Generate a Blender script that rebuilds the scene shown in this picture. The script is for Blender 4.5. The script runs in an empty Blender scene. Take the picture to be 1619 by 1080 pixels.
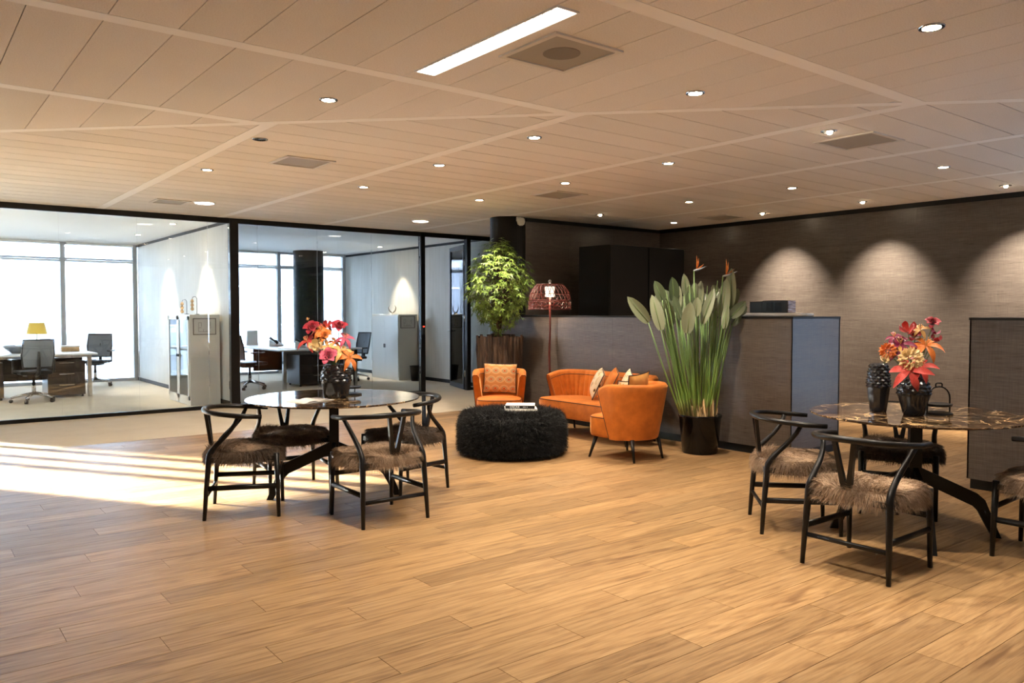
import bpy, math, random
from mathutils import Vector, Matrix
R = math.radians
random.seed(7)
sc = bpy.context.scene
col = sc.collection

# ------------------------------------------------------------------ camera
F_PX, CAM_H, PITCH, YAW = 1252.2, 1.41, R(2.1355), R(38.027)
cam_d = bpy.data.cameras.new('camera'); cam = bpy.data.objects.new('camera', cam_d); col.objects.link(cam)
cam_d.sensor_width = 36.0; cam_d.lens = F_PX / 1619 * 36.0; cam_d.clip_start = .05; cam_d.clip_end = 300
cam.location = (0, 0, CAM_H); cam.rotation_euler = (R(90) - PITCH, 0, -YAW)
sc.camera = cam

# ------------------------------------------------------------------ world, sun, exposure
sc.view_settings.view_transform = 'Standard'; sc.view_settings.look = 'None'
sc.view_settings.exposure = 1.3; sc.view_settings.gamma = 1.0; sc.view_settings.use_curve_mapping = False
w = bpy.data.worlds.new('sky'); sc.world = w; w.use_nodes = True
wn = w.node_tree.nodes; wl = w.node_tree.links; wn.clear()
_o = wn.new('ShaderNodeOutputWorld'); _b = wn.new('ShaderNodeBackground')
_tc = wn.new('ShaderNodeTexCoord'); _sp = wn.new('ShaderNodeSeparateXYZ'); _rp = wn.new('ShaderNodeValToRGB')
wl.new(_tc.outputs['Generated'], _sp.inputs[0]); wl.new(_sp.outputs['Z'], _rp.inputs[0])
_rp.color_ramp.elements[0].position = 0.0; _rp.color_ramp.elements[0].color = (.74, .87, 1, 1)
_rp.color_ramp.elements[1].position = .8; _rp.color_ramp.elements[1].color = (.62, .77, 1, 1)
wl.new(_rp.outputs[0], _b.inputs[0]); _b.inputs[1].default_value = 14.0
wl.new(_b.outputs[0], _o.inputs[0])
SUN_EL = R(9.3); SUN_DIR = Vector((.54 * math.cos(SUN_EL), -.84 * math.cos(SUN_EL), -math.sin(SUN_EL)))
sun_d = bpy.data.lights.new('sun', 'SUN'); sun_d.energy = 90; sun_d.angle = R(.5); sun_d.color = (1, .93, .82)
sun = bpy.data.objects.new('sun_offscreen', sun_d); col.objects.link(sun); sun.location = (-20, 40, 12)
sun.rotation_euler = SUN_DIR.to_track_quat('-Z', 'Y').to_euler()

# ------------------------------------------------------------------ pixel helpers (photo taken as 1619x1080)
_fw = Vector((math.sin(YAW) * math.cos(PITCH), math.cos(YAW) * math.cos(PITCH), -math.sin(PITCH)))
_rt = Vector((math.cos(YAW), -math.sin(YAW), 0)); _up = _rt.cross(_fw)
def ray(u, v): return _rt * (u - 809.5) + _up * (540 - v) + _fw * F_PX
def at_z(u, v, z=0):
    d = ray(u, v); return Vector((0, 0, CAM_H)) + d * ((z - CAM_H) / d.z)
def at_depth(u, v, dep):
    return Vector((0, 0, CAM_H)) + ray(u, v) * (dep / F_PX)
def depth_of(p): return (Vector(p) - Vector((0, 0, CAM_H))).dot(_fw)
def proj(p):
    q = Vector(p) - Vector((0, 0, CAM_H)); d = q.dot(_fw)
    return 809.5 + F_PX * q.dot(_rt) / max(d, .01), 540 - F_PX * q.dot(_up) / max(d, .01), d

# ------------------------------------------------------------------ materials
class N:
    """tiny node builder"""
    def __init__(s, name):
        s.m = bpy.data.materials.new(name); s.m.use_nodes = True
        s.t = s.m.node_tree; s.b = s.t.nodes['Principled BSDF']; s.out = s.t.nodes['Material Output']
    def n(s, typ, **kw):
        nd = s.t.nodes.new('ShaderNode' + typ)
        for k, v in kw.items():
            if k == 'ins':
                for i, x in v.items(): s.put(nd.inputs[i], x)
            else: setattr(nd, k, v)
        return nd
    def put(s, inp, x):
        if isinstance(x, bpy.types.NodeSocket): s.t.links.new(x, inp)
        else: inp.default_value = x
    def math(s, op, a, b=0.0, c=0.0):
        nd = s.n('Math', operation=op); s.put(nd.inputs[0], a); s.put(nd.inputs[1], b)
        if op in ('MULTIPLY_ADD',): s.put(nd.inputs[2], c)
        return nd.outputs[0]
    def noise(s, vec, scale=5, detail=3, rough=.5, dist=0):
        nd = s.n('TexNoise'); s.put(nd.inputs['Vector'], vec); nd.inputs['Scale'].default_value = scale
        nd.inputs['Detail'].default_value = detail; nd.inputs['Roughness'].default_value = rough; nd.inputs['Distortion'].default_value = dist
        return nd.outputs[0]
    def scale(s, vec, sx, sy, sz):
        nd = s.n('VectorMath', operation='MULTIPLY'); s.put(nd.inputs[0], vec); nd.inputs[1].default_value = (sx, sy, sz); return nd.outputs[0]
    def ramp(s, fac, stops, interp='LINEAR'):
        nd = s.n('ValToRGB'); cr = nd.color_ramp; cr.interpolation = interp
        while len(cr.elements) < len(stops): cr.elements.new(.5)
        for e, (p, c) in zip(cr.elements, stops):
            e.position = p; e.color = (*c, 1) if len(c) == 3 else c
        s.put(nd.inputs[0], fac); return nd.outputs[0]
    def mix(s, fac, a, b, mode='MIX'):
        nd = s.n('MixRGB', blend_type=mode); s.put(nd.inputs[0], fac); s.put(nd.inputs[1], a if not isinstance(a, tuple) else (*a, 1)[:4]); s.put(nd.inputs[2], b if not isinstance(b, tuple) else (*b, 1)[:4]); return nd.outputs[0]
    def bump(s, h, strength=.3, dist=.01):
        nd = s.n('Bump'); nd.inputs['Strength'].default_value = strength; nd.inputs['Distance'].default_value = dist
        s.put(nd.inputs['Height'], h); s.t.links.new(nd.outputs[0], s.b.inputs['Normal'])
    def pos(s): return s.n('NewGeometry').outputs['Position']
    def obj(s): return s.n('TexCoord').outputs['Object']
    def set(s, **kw):
        names = dict(color='Base Color', rough='Roughness', metal='Metallic', spec='Specular IOR Level', sheen='Sheen Weight', sheen_rough='Sheen Roughness',
                     emit='Emission Color', estr='Emission Strength', coat='Coat Weight', trans='Transmission Weight', alpha='Alpha', sheen_tint='Sheen Tint', sss='Subsurface Weight')
        for k, v in kw.items():
            if isinstance(v, tuple) and len(v) == 3: v = (*v, 1)
            s.put(s.b.inputs[names[k]], v)
        return s.m
M = {}
def plain(name, c, rough=.5, metal=0, spec=.5, **kw):
    x = N(name); M[name] = x.set(color=c, rough=rough, metal=metal, spec=spec, **kw); return M[name]
plain('black_metal', (.007, .0065, .0065), .42, 0, .3); plain('black_paint', (.007, .007, .007), .5, 0, .3)
plain('chrome', (.55, .55, .56), .18, 1); plain('white_laminate', (.82, .81, .78), .35); plain('white_paint', (.80, .79, .76), .6)
plain('white_plastic', (.78, .78, .76), .35); plain('black_plastic', (.015, .015, .016), .35); plain('cabinet_white', (.80, .77, .70), .4)
plain('dark_wood_panel', (.030, .018, .013), .3); plain('window_frame', (.45, .46, .47), .45); plain('pot_gloss', (.004, .004, .005), .12, 0, .32)
plain('vase_glaze', (.010, .010, .012), .22, 0, .6); plain('lamp_red', (.10, .018, .015), .4); plain('mesh_grey', (.20, .22, .25), .8)
plain('yellow_shade', (.85, .60, .10), .7); plain('tan', (.50, .33, .17), .6); plain('paper', (.82, .80, .75), .6); plain('book_black', (.012, .012, .012), .4)
plain('ink_white', (.85, .85, .85), .5); plain('vent_grey', (.36, .33, .28), .6); plain('vent_dark', (.20, .18, .15), .7); plain('vent_frame', (.66, .62, .55), .5)
plain('chrome_ring', (.5, .48, .45), .25, 1); plain('picture_mat', (.70, .66, .60), .5); plain('picture_line', (.25, .20, .17), .5)
plain('stem_green', (.10, .17, .03), .5); plain('dry_husk', (.50, .34, .16), .8); plain('soil', (.03, .02, .015), .95); plain('bark_twig', (.07, .045, .028), .8)
plain('stone_pale', (.74, .76, .78), .8); plain('facade_glass', (.20, .215, .25), .45, 0, .3); plain('facade_grey', (.36, .40, .45), .8); plain('asphalt', (.16, .17, .18), .9)
plain('seed_dark', (.03, .012, .008), .7); plain('fin_white', (.85, .86, .87), .6); plain('black_wood', (.007, .0062, .0058), .36, 0, .32)
plain('piping_black', (.015, .010, .010), .5); plain('red_led', (.6, .02, .01), .4, 0, .5, emit=(1, .05, .02), estr=1.5); plain('sky_blue_bag', (.35, .42, .5), .5)
def emis(name, c, st):
    x = N(name); M[name] = x.set(color=(.8, .8, .8), emit=c, estr=st); return M[name]
emis('bulb_warm', (1, .80, .55), 60); emis('tube_light', (1, .93, .82), 3); emis('disc_light', (1, .93, .82), 8); emis('lamp_bulb', (1, .85, .66), .6)

def m_glass(name, tint=(.97, .99, .985), refl=1.0):
    x = N(name); t = x.t; t.nodes.remove(x.b)
    tr = x.n('BsdfTransparent'); tr.inputs[0].default_value = (*tint, 1)
    gl = x.n('BsdfGlossy'); gl.inputs['Roughness'].default_value = .01
    fr = x.n('Fresnel'); fr.inputs[0].default_value = 1.45
    mx = x.n('MixShader'); f = x.math('MULTIPLY', fr.outputs[0], refl)
    x.put(mx.inputs[0], f); x.put(mx.inputs[1], tr.outputs[0]); x.put(mx.inputs[2], gl.outputs[0]); x.put(x.out.inputs[0], mx.outputs[0])
    M[name] = x.m
m_glass('glass'); m_glass('window_glass', (.96, .98, 1)); m_glass('cabinet_glass', (.97, .98, .97), .25); m_glass('dimming_glass', (.27, .29, .32))  # the last, dark tint is added to dim daylight from the unseen right windows

PL_W, PL_L = .19, 1.27
def m_planks():
    x = N('oak_plank'); p = x.pos(); s = x.n('SeparateXYZ'); x.put(s.inputs[0], p)
    j = x.math('FLOOR', x.math('DIVIDE', s.outputs[1], PL_W))
    off = x.math('MULTIPLY', x.math('FRACT', x.math('MULTIPLY', j, .3719)), PL_L)
    k = x.math('FLOOR', x.math('DIVIDE', x.math('SUBTRACT', s.outputs[0], off), PL_L))
    cmb = x.n('CombineXYZ'); x.put(cmb.inputs[0], j); x.put(cmb.inputs[1], k)
    wnz = x.n('TexWhiteNoise', noise_dimensions='3D'); x.put(wnz.inputs[0], cmb.outputs[0])
    shift = x.n('VectorMath', operation='MULTIPLY_ADD'); x.put(shift.inputs[0], wnz.outputs['Color']); shift.inputs[1].default_value = (37, 23, 11); x.put(shift.inputs[2], p)
    g1 = x.noise(x.scale(shift.outputs[0], .8, 7, 1), 1.6, 5, .6, 2.4)
    g2 = x.noise(x.scale(shift.outputs[0], 3, 90, 1), 1.5, 3, .6)
    wv = x.n('TexWave', wave_type='RINGS', rings_direction='Z'); x.put(wv.inputs['Vector'], x.scale(shift.outputs[0], .40, 3.2, 1)); wv.inputs['Scale'].default_value = 2.4
    wv.inputs['Distortion'].default_value = 7; wv.inputs['Detail'].default_value = 2; wv.inputs['Detail Scale'].default_value = 1.2
    base = x.ramp(g1, [(.28, (.15, .082, .034)), (.40, (.34, .20, .088)), (.54, (.50, .325, .155)), (.72, (.62, .43, .225))])
    c = x.mix(.24, base, x.ramp(wv.outputs[0], [(.0, (.20, .115, .048)), (.25, (.42, .265, .12)), (.6, (.58, .39, .20))]))
    c = x.mix(.20, c, x.ramp(g2, [(.38, (.20, .115, .048)), (.6, (.58, .40, .20))]))
    knots = x.noise(x.scale(shift.outputs[0], 1.2, 5, 1), 2.2, 2, .5)
    c = x.mix(x.ramp(knots, [(.62, (0, 0, 0)), (.74, (.7, .7, .7))]), c, (.17, .085, .035))
    tint = x.ramp(wnz.outputs['Value'], [(0, (.72, .70, .68)), (.5, (.93, .92, .91)), (1, (1.08, 1.05, 1.0))])
    c = x.mix(1, c, tint, 'MULTIPLY'); c = x.mix(1, c, (.78, .73, .68), 'MULTIPLY')
    rg = x.ramp(g2, [(.3, (.48, .48, .48)), (.7, (.37, .37, .37))])
    x.bump(g2, .12, .003); M['oak_plank'] = x.set(color=c, rough=rg, spec=.36)
m_planks()
def m_carpet():
    x = N('sand_carpet'); p = x.pos(); n1 = x.noise(p, 3, 4, .6); n2 = x.noise(p, 160, 2, .6)
    c = x.mix(.5, x.ramp(n1, [(.3, (.56, .47, .35)), (.7, (.66, .57, .44))]), x.ramp(n2, [(.3, (.50, .41, .30)), (.7, (.70, .62, .49))]))
    x.bump(n2, .5, .006); M['sand_carpet'] = x.set(color=c, rough=.95, spec=.1)
m_carpet()
def m_ceiling():
    x = N('ceiling_tile'); p = x.pos(); n1 = x.noise(p, 150, 3, .7); n2 = x.noise(p, 1.1, 3, .5)
    oi = x.n('ObjectInfo')
    c = x.mix(.5, x.ramp(n1, [(.36, (.58, .53, .47)), (.50, (.82, .78, .72))]), x.ramp(n2, [(.3, (.77, .73, .67)), (.7, (.84, .80, .75))]))
    c = x.mix(1, c, x.ramp(oi.outputs['Random'], [(0, (.95, .95, .94)), (1, (1.03, 1.02, 1.02))]), 'MULTIPLY')
    x.bump(n1, .35, .004); M['ceiling_tile'] = x.set(color=c, rough=.9, spec=.15)
    x = N('ceiling_strip'); M['ceiling_strip'] = x.set(color=(.93, .91, .87), rough=.6, spec=.3)
    x = N('ceiling_void'); M['ceiling_void'] = x.set(color=(.62, .58, .53), rough=.9)
    x = N('office_ceiling'); M['office_ceiling'] = x.set(color=(.86, .85, .82), rough=.85)
m_ceiling()
def m_grass(name, cols, rough=(.42, .62), axis='Y'):
    x = N(name); p = x.pos()
    a = x.noise(x.scale(p, 7, 7, 210), 1, 3, .6); b = x.noise(x.scale(p, 190, 190, 6), 1, 2, .6); d = x.noise(x.scale(p, 1.1, 1.1, 16), 1, 3, .6)
    f = x.math('MULTIPLY_ADD', a, .55, x.math('MULTIPLY_ADD', d, .24, x.math('MULTIPLY', b, .26)))
    c = x.ramp(f, [(.36, cols[0]), (.54, cols[1]), (.72, cols[2])])
    x.bump(f, .16, .003)
    M[name] = x.set(color=c, rough=x.ramp(a, [(.3, (rough[0],) * 3), (.7, (rough[1],) * 3)]), spec=.55)
m_grass('grasscloth', [(.052, .042, .035), (.096, .078, .066), (.160, .134, .112)], (.27, .44))
def m_pale():
    x = N('pale_wallcover'); p = x.pos(); a = x.noise(x.scale(p, 30, 30, 1.2), 1, 4, .6); b = x.noise(p, 2.2, 3, .5)
    M['pale_wallcover'] = x.set(color=x.mix(.4, x.ramp(a, [(.3, (.58, .54, .46)), (.7, (.72, .69, .62))]), x.ramp(b, [(.3, (.60, .57, .50)), (.7, (.70, .67, .61))])), rough=.55, spec=.3)
m_pale()
def m_marble():
    x = N('brown_marble'); p = x.pos(); dist = x.noise(p, 4, 4, .6)
    pd = x.n('VectorMath', operation='MULTIPLY_ADD'); nn = x.n('TexNoise'); x.put(nn.inputs[0], p); nn.inputs['Scale'].default_value = 5; nn.inputs['Detail'].default_value = 4
    x.put(pd.inputs[0], nn.outputs['Color']); pd.inputs[1].default_value = (.22, .22, .22); x.put(pd.inputs[2], p)
    vo = x.n('TexVoronoi', feature='DISTANCE_TO_EDGE'); x.put(vo.inputs['Vector'], pd.outputs[0]); vo.inputs['Scale'].default_value = 8
    v2 = x.n('TexVoronoi', feature='DISTANCE_TO_EDGE'); x.put(v2.inputs['Vector'], pd.outputs[0]); v2.inputs['Scale'].default_value = 19
    base = x.ramp(dist, [(.38, (.010, .006, .004)), (.55, (.030, .016, .009)), (.72, (.12, .062, .028))])
    mask = x.math('MULTIPLY', x.ramp(vo.outputs[0], [(.0, (1, 1, 1)), (.06, (0, 0, 0))]), x.ramp(x.noise(p, 6, 2), [(.42, (0, 0, 0)), (.58, (1, 1, 1))]))
    c = x.mix(mask, base, (.70, .46, .22))
    m2 = x.math('MULTIPLY', x.ramp(v2.outputs[0], [(.0, (.6, .6, .6)), (.04, (0, 0, 0))]), x.ramp(x.noise(p, 9, 2), [(.45, (0, 0, 0)), (.6, (1, 1, 1))]))
    c = x.mix(m2, c, (.40, .24, .11)); M['brown_marble'] = x.set(color=c, rough=.07, spec=.55)
m_marble()
def m_velvet(name, c, sh):
    x = N(name); n = x.noise(x.obj(), 9, 3, .6)
    M[name] = x.set(color=x.mix(x.ramp(n, [(.35, (0, 0, 0)), (.7, (1, 1, 1))]), tuple(v * .72 for v in c), c), rough=.65, spec=.2, sheen=.55, sheen_rough=.35, sheen_tint=sh)
m_velvet('orange_velvet', (.60, .165, .022), (1, .55, .22)); m_velvet('gold_velvet', (.72, .36, .10), (1, .7, .3))
def m_fur(name, dark, mid, pale, sc_=5):
    x = N(name); n = x.noise(x.obj(), sc_, 3, .6); n2 = x.noise(x.obj(), 90, 2, .6); oi = x.n('ObjectInfo')
    f = x.math('MULTIPLY_ADD', n, .8, x.math('MULTIPLY_ADD', n2, .3, x.math('MULTIPLY_ADD', oi.outputs['Random'], .16, -.12)))
    M[name] = x.set(color=x.ramp(f, [(.32, dark), (.5, mid), (.68, pale)]), rough=.6, spec=.3)
m_fur('fur_tan', (.060, .036, .022), (.21, .135, .082), (.42, .29, .185)); m_fur('fur_umber', (.020, .014, .010), (.085, .056, .037), (.26, .175, .115))
m_fur('fur_black', (.004, .004, .004), (.010, .010, .010), (.022, .022, .022))
def m_bark():
    x = N('bark'); p = x.obj(); a = x.noise(x.scale(p, 22, 22, 3), 1, 5, .65, .6); x.bump(a, 1, .03)
    M['bark'] = x.set(color=x.ramp(a, [(.35, (.018, .011, .008)), (.55, (.065, .038, .024)), (.75, (.17, .105, .065))]), rough=.9)
m_bark()
def m_leaf(name, c1, c2, tr=.15):
    x = N(name); oi = x.n('ObjectInfo'); n = x.noise(x.pos(), 9, 2)
    c = x.mix(x.math('MULTIPLY_ADD', oi.outputs['Random'], .35, x.math('MULTIPLY', n, .65)), c1, c2)
    M[name] = x.set(color=c, rough=.42, spec=.4, sss=0.0)
m_leaf('maple_leaf', (.045, .100, .014), (.24, .34, .055))
def m_strelitzia():
    x = N('strelitzia_leaf'); n = x.noise(x.scale(x.obj(), 3, 40, 3), 1, 3); oi = x.n('ObjectInfo')
    c = x.mix(oi.outputs['Random'], (.028, .050, .016), (.24, .26, .16)); c = x.mix(x.math('MULTIPLY', n, .3), c, (.22, .245, .15))
    M['strelitzia_leaf'] = x.set(color=c, rough=.35, spec=.5)
    x = N('strelitzia_stalk'); s = x.n('SeparateXYZ'); x.put(s.inputs[0], x.pos())
    M['strelitzia_stalk'] = x.set(color=x.ramp(s.outputs[2], [(.38, (.42, .38, .14)), (.55, (.20, .33, .06)), (1.3, (.14, .23, .07))]), rough=.35, spec=.5)
m_strelitzia()
def m_petal(name, c1, c2):
    x = N(name); n = x.noise(x.obj(), 26, 2); M[name] = x.set(color=x.mix(x.ramp(n, [(.35, (0, 0, 0)), (.65, (1, 1, 1))]), c1, c2), rough=.5, spec=.3, sheen=.2)
for nm_, c1_, c2_ in (('crimson', (.24, .006, .014), (.40, .018, .04)), ('coral', (.42, .022, .018), (.52, .07, .05)), ('orange', (.60, .12, .015), (.68, .23, .04)), ('peach', (.66, .33, .09), (.70, .46, .18)),
                      ('magenta', (.15, .005, .035), (.28, .015, .08)), ('cream', (.62, .42, .17), (.68, .53, .28)), ('pink', (.45, .03, .09), (.58, .13, .18))): m_petal('petal_' + nm_, c1_, c2_)
def m_pattern():
    x = N('medallion_fabric'); o = x.obj(); sc3 = x.scale(o, 1 / .105, 1 / .105, 1 / .105)
    s = x.n('SeparateXYZ'); x.put(s.inputs[0], sc3)
    row = x.math('FLOOR', s.outputs[2]); fx = x.math('SUBTRACT', x.math('FRACT', x.math('MULTIPLY_ADD', row, .5, s.outputs[0])), .5); fz = x.math('SUBTRACT', x.math('FRACT', s.outputs[2]), .5)
    r = x.math('SQRT', x.math('ADD', x.math('MULTIPLY', fx, fx), x.math('MULTIPLY', fz, x.math('MULTIPLY', fz, 1.6))))
    c = x.ramp(r, [(0, (.50, .09, .02)), (.13, (.68, .40, .18)), (.20, (.10, .07, .04)), (.26, (.70, .42, .20)), (.34, (.30, .19, .09)), (.39, (.68, .38, .17)), (.5, (.55, .24, .08))], 'CONSTANT')
    M['medallion_fabric'] = x.set(color=c, rough=.8, spec=.2)
    x = N('speckle_fabric'); v = x.n('TexVoronoi', feature='F1'); x.put(v.inputs['Vector'], x.scale(x.obj(), 22, 22, 14)); v.inputs['Scale'].default_value = 1
    M['speckle_fabric'] = x.set(color=x.ramp(v.outputs['Distance'], [(0, (.07, .03, .02)), (.24, (.62, .36, .12)), (.36, (.74, .58, .38)), (.75, (.62, .44, .25))], 'CONSTANT'), rough=.8)
m_pattern()
def m_radio():
    x = N('radio_side'); n = x.noise(x.scale(x.obj(), 8, 8, 60), 1, 4, .6)
    M['radio_side'] = x.set(color=x.ramp(n, [(.35, (.05, .03, .025)), (.5, (.35, .19, .12)), (.65, (.5, .42, .40))]), rough=.3)
m_radio()

# ------------------------------------------------------------------ mesh builder
class MB:
    def __init__(s): s.v = []; s.f = []
    def add(s, vs, fs):
        o = len(s.v); s.v += [tuple(p) for p in vs]; s.f += [tuple(i + o for i in f) for f in fs]; return s
    def box(s, x0, x1, y0, y1, z0, z1):
        return s.add([(x0, y0, z0), (x1, y0, z0), (x1, y1, z0), (x0, y1, z0), (x0, y0, z1), (x1, y0, z1), (x1, y1, z1), (x0, y1, z1)],
                     [(3, 2, 1, 0), (4, 5, 6, 7), (0, 1, 5, 4), (1, 2, 6, 5), (2, 3, 7, 6), (3, 0, 4, 7)])
    def prism(s, poly, z0, z1):
        n = len(poly)
        return s.add([(x, y, z0) for x, y in poly] + [(x, y, z1) for x, y in poly],
                     [tuple(range(n))[::-1], tuple(range(n, 2 * n))] + [(i, (i + 1) % n, n + (i + 1) % n, n + i) for i in range(n)])
    def tube(s, pts, rad, n=8, flat=None, cap=True):
        """round (or flattened) tube along pts; rad number or list"""
        pts = [Vector(p) for p in pts]; m = len(pts)
        rads = rad if isinstance(rad, (list, tuple)) else [rad] * m
        vs = []; up = None
        for i, p in enumerate(pts):
            t = (pts[min(i + 1, m - 1)] - pts[max(i - 1, 0)]).normalized()
            if up is None: up = Vector((0, 0, 1)) if abs(t.z) < .9 else Vector((0, 1, 0))
            a = t.cross(up)
            if a.length < 1e-5: a = t.orthogonal()
            a.normalize(); b = a.cross(t).normalized(); up = b
            for k in range(n):
                th = 2 * math.pi * k / n
                vs.append(p + (a * math.cos(th) + b * math.sin(th) * (flat or 1)) * rads[i])
        fs = [(i * n + k, i * n + (k + 1) % n, (i + 1) * n + (k + 1) % n, (i + 1) * n + k) for i in range(m - 1) for k in range(n)]
        if cap: fs += [tuple(range(n))[::-1], tuple((m - 1) * n + k for k in range(n))]
        return s.add(vs, fs)
    def lathe(s, prof, n=24, c=(0, 0), cap0=True, cap1=True):
        vs = [(c[0] + r * math.cos(2 * math.pi * k / n), c[1] + r * math.sin(2 * math.pi * k / n), z) for r, z in prof for k in range(n)]
        m = len(prof)
        fs = [(i * n + k, i * n + (k + 1) % n, (i + 1) * n + (k + 1) % n, (i + 1) * n + k) for i in range(m - 1) for k in range(n)]
        if cap0: fs.append(tuple(range(n))[::-1])
        if cap1: fs.append(tuple((m - 1) * n + k for k in range(n)))
        return s.add(vs, fs)
    def grid(s, fn, nu, nv, closed_u=False):
        vs = [fn(i / (nu if closed_u else nu - 1), j / (nv - 1)) for j in range(nv) for i in range(nu)]
        fs = []
        for j in range(nv - 1):
            for i in range(nu if closed_u else nu - 1):
                fs.append((j * nu + i, j * nu + (i + 1) % nu, (j + 1) * nu + (i + 1) % nu, (j + 1) * nu + i))
        return s.add(vs, fs)
    def xf(s, mat): s.v = [tuple(mat @ Vector(p)) for p in s.v]; return s
    def mesh(s, name, mat, smooth=False):
        me = bpy.data.meshes.new(name); me.from_pydata(s.v, [], s.f)
        if mat: me.materials.append(M[mat])
        if smooth: me.shade_smooth()
        me.update(); return me
    def build(s, name, mat, parent=None, smooth=False, loc=None, rz=0, bevel=0, sub=0):
        return put(name, s.mesh(name, mat, smooth), parent, loc, rz, bevel, sub)
def put(name, me, parent=None, loc=None, rz=0, bevel=0, sub=0):
    o = bpy.data.objects.new(name, me); col.objects.link(o); o.parent = parent
    if loc is not None: o.location = loc
    o.rotation_euler = (0, 0, rz)
    if bevel:
        b = o.modifiers.new('bevel', 'BEVEL'); b.width = bevel; b.segments = 2; b.limit_method = 'ANGLE'
    if sub:
        b = o.modifiers.new('sub', 'SUBSURF'); b.levels = sub; b.render_levels = sub
    return o
def tag(o, label, cat, group=None):
    o['label'] = label; o['category'] = cat
    if group: o['group'] = group
    return o
def thing(name, label, cat, loc=(0, 0, 0), rz=0, group=None):
    o = bpy.data.objects.new(name, None); col.objects.link(o); o.location = loc; o.rotation_euler = (0, 0, rz); o.empty_display_size = .1
    return tag(o, label, cat, group)
def struct(name, mb, mat, parent=None, **kw):
    o = mb.build(name, mat, parent, **kw)
    if parent is None: o['kind'] = 'structure'
    return o
def sroot(name):
    o = bpy.data.objects.new(name, None); col.objects.link(o); o['kind'] = 'structure'; return o
KIDS = {}
def dup(root, loc, rz, label=None, name=None):
    r = root.copy(); col.objects.link(r); r.location = loc; r.rotation_euler = (0, 0, rz)
    if label: r['label'] = label
    for ch in [o for o in ALLOBJ() if o.parent == root]:
        c = ch.copy(); col.objects.link(c); c.parent = r
        for g in [o for o in ALLOBJ() if o.parent == ch]:
            d = g.copy(); col.objects.link(d); d.parent = c
    return r
def ALLOBJ(): return list(col.objects)
def rot2(v, a): return Vector((v[0] * math.cos(a) - v[1] * math.sin(a), v[0] * math.sin(a) + v[1] * math.cos(a), v[2] if len(v) > 2 else 0))
def bez(p0, p1, p2, p3, n=10):
    P = [Vector(p) for p in (p0, p1, p2, p3)]; out = []
    for i in range(n):
        t = i / (n - 1); out.append(P[0] * (1 - t) ** 3 + P[1] * 3 * t * (1 - t) ** 2 + P[2] * 3 * t * t * (1 - t) + P[3] * t ** 3)
    return out
def clip(poly, a, b, c):
    """keep a*x + b*y <= c"""
    out = []
    for i in range(len(poly)):
        p, q = poly[i], poly[(i + 1) % len(poly)]
        dp, dq = a * p[0] + b * p[1] - c, a * q[0] + b * q[1] - c
        if dp <= 0: out.append(p)
        if dp * dq < 0:
            t = dp / (dp - dq); out.append((p[0] + (q[0] - p[0]) * t, p[1] + (q[1] - p[1]) * t))
    return out
def area(poly): return abs(sum(poly[i][0] * poly[(i + 1) % len(poly)][1] - poly[(i + 1) % len(poly)][0] * poly[i][1] for i in range(len(poly)))) / 2

# ================================================================== SETTING
H = 2.78; YG = 11.72; YW = 17.65; XR = 10.2; YB = 9.0; XL = -9.0; YS = -2.2; XP1 = 4.02; XP2 = 8.72; YC = 9.35; XC = 6.70; HC = 1.365
# floor slab with planks
floor = struct('floor', MB().box(XL, XR, YS, YW + .1, -.2, -.012), 'tan')
cands = []
for j in range(int(-2 / PL_W), int(YC / PL_W) + 1):
    y0 = j * PL_W; y1 = min(y0 + PL_W, YC)
    if y1 - y0 < .03: continue
    off = (j * .3719 % 1) * PL_L
    for k in range(-3, 9):
        x0 = off + k * PL_L; x1 = min(x0 + PL_L, XR)
        if x1 <= x0 or x0 < -1.5: continue
        us = [proj((x, y, 0)) for x in (x0, x1) for y in (y0, y1)]
        if max(u[2] for u in us) < .8: continue
        inview = any(-40 < u[0] < 1660 and 480 < u[1] < 1120 and u[2] > .5 for u in us)
        d = min(u[2] for u in us if u[2] > .3)
        cands.append((0 if inview else 1, d, x0, x1, y0, y1))
cands.sort()
pcache = {}; rest = MB(); g = .0012
for i, (_, d, x0, x1, y0, y1) in enumerate(cands):
    if i < 290:
        key = (round(x1 - x0, 4), round(y1 - y0, 4))
        if key not in pcache: pcache[key] = MB().box(g, key[0] - g, g, key[1] - g, -.012, 0).mesh('floor_plank', 'oak_plank')
        put('floor_plank', pcache[key], floor, (x0, y0, 0))
    else: rest.box(x0 + g, x1 - g, y0 + g, y1 - g, -.012, 0)
o = rest.build('far_floor_planks', 'oak_plank', floor); o['kind'] = 'stuff'
MB().box(XL, -1.5, YS, YC, -.012, -.0005).build('side_floor', 'oak_plank', floor)
struct('floor_carpet', MB().box(XL, XR, YC, YW, -.012, .001), 'sand_carpet')

# ceiling with panels and strips
ceiling = struct('ceiling', MB().box(XL, XR, YS, YG, H + .012, H + .2), 'ceiling_void')
struct('ceiling_office', MB().box(XL, XR, YG, YW + .1, H, H + .2), 'office_ceiling')
DG = 7.84; SW = .05; SP = .3115
def strip(poly): MB().prism(poly, H - .001, H + .012).build('ceiling_strip', 'ceiling_strip', ceiling)
def panel(poly, m_='ceiling_tile'):
    if len(poly) >= 3 and area(poly) > .004:
        cx = sum(p[0] for p in poly) / len(poly); cy = sum(p[1] for p in poly) / len(poly)
        MB().prism([(x - cx, y - cy) for x, y in poly], 0, .012)  .build('ceiling_panel', m_, ceiling, loc=(cx, cy, H))
def seen(poly, m=160):
    return any(-m < proj((x, y, H))[0] < 1619 + m and -m < proj((x, y, H))[1] and proj((x, y, H))[2] > .4 for x, y in poly)
dh = .055 * math.sqrt(2) / 2 * 1.4
strip([(-3.5, DG + 3.5 - dh), (DG - .0 + 3, -3 - dh), (DG + 3, -3 + dh), (-3.5, DG + 3.5 + dh)])
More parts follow.
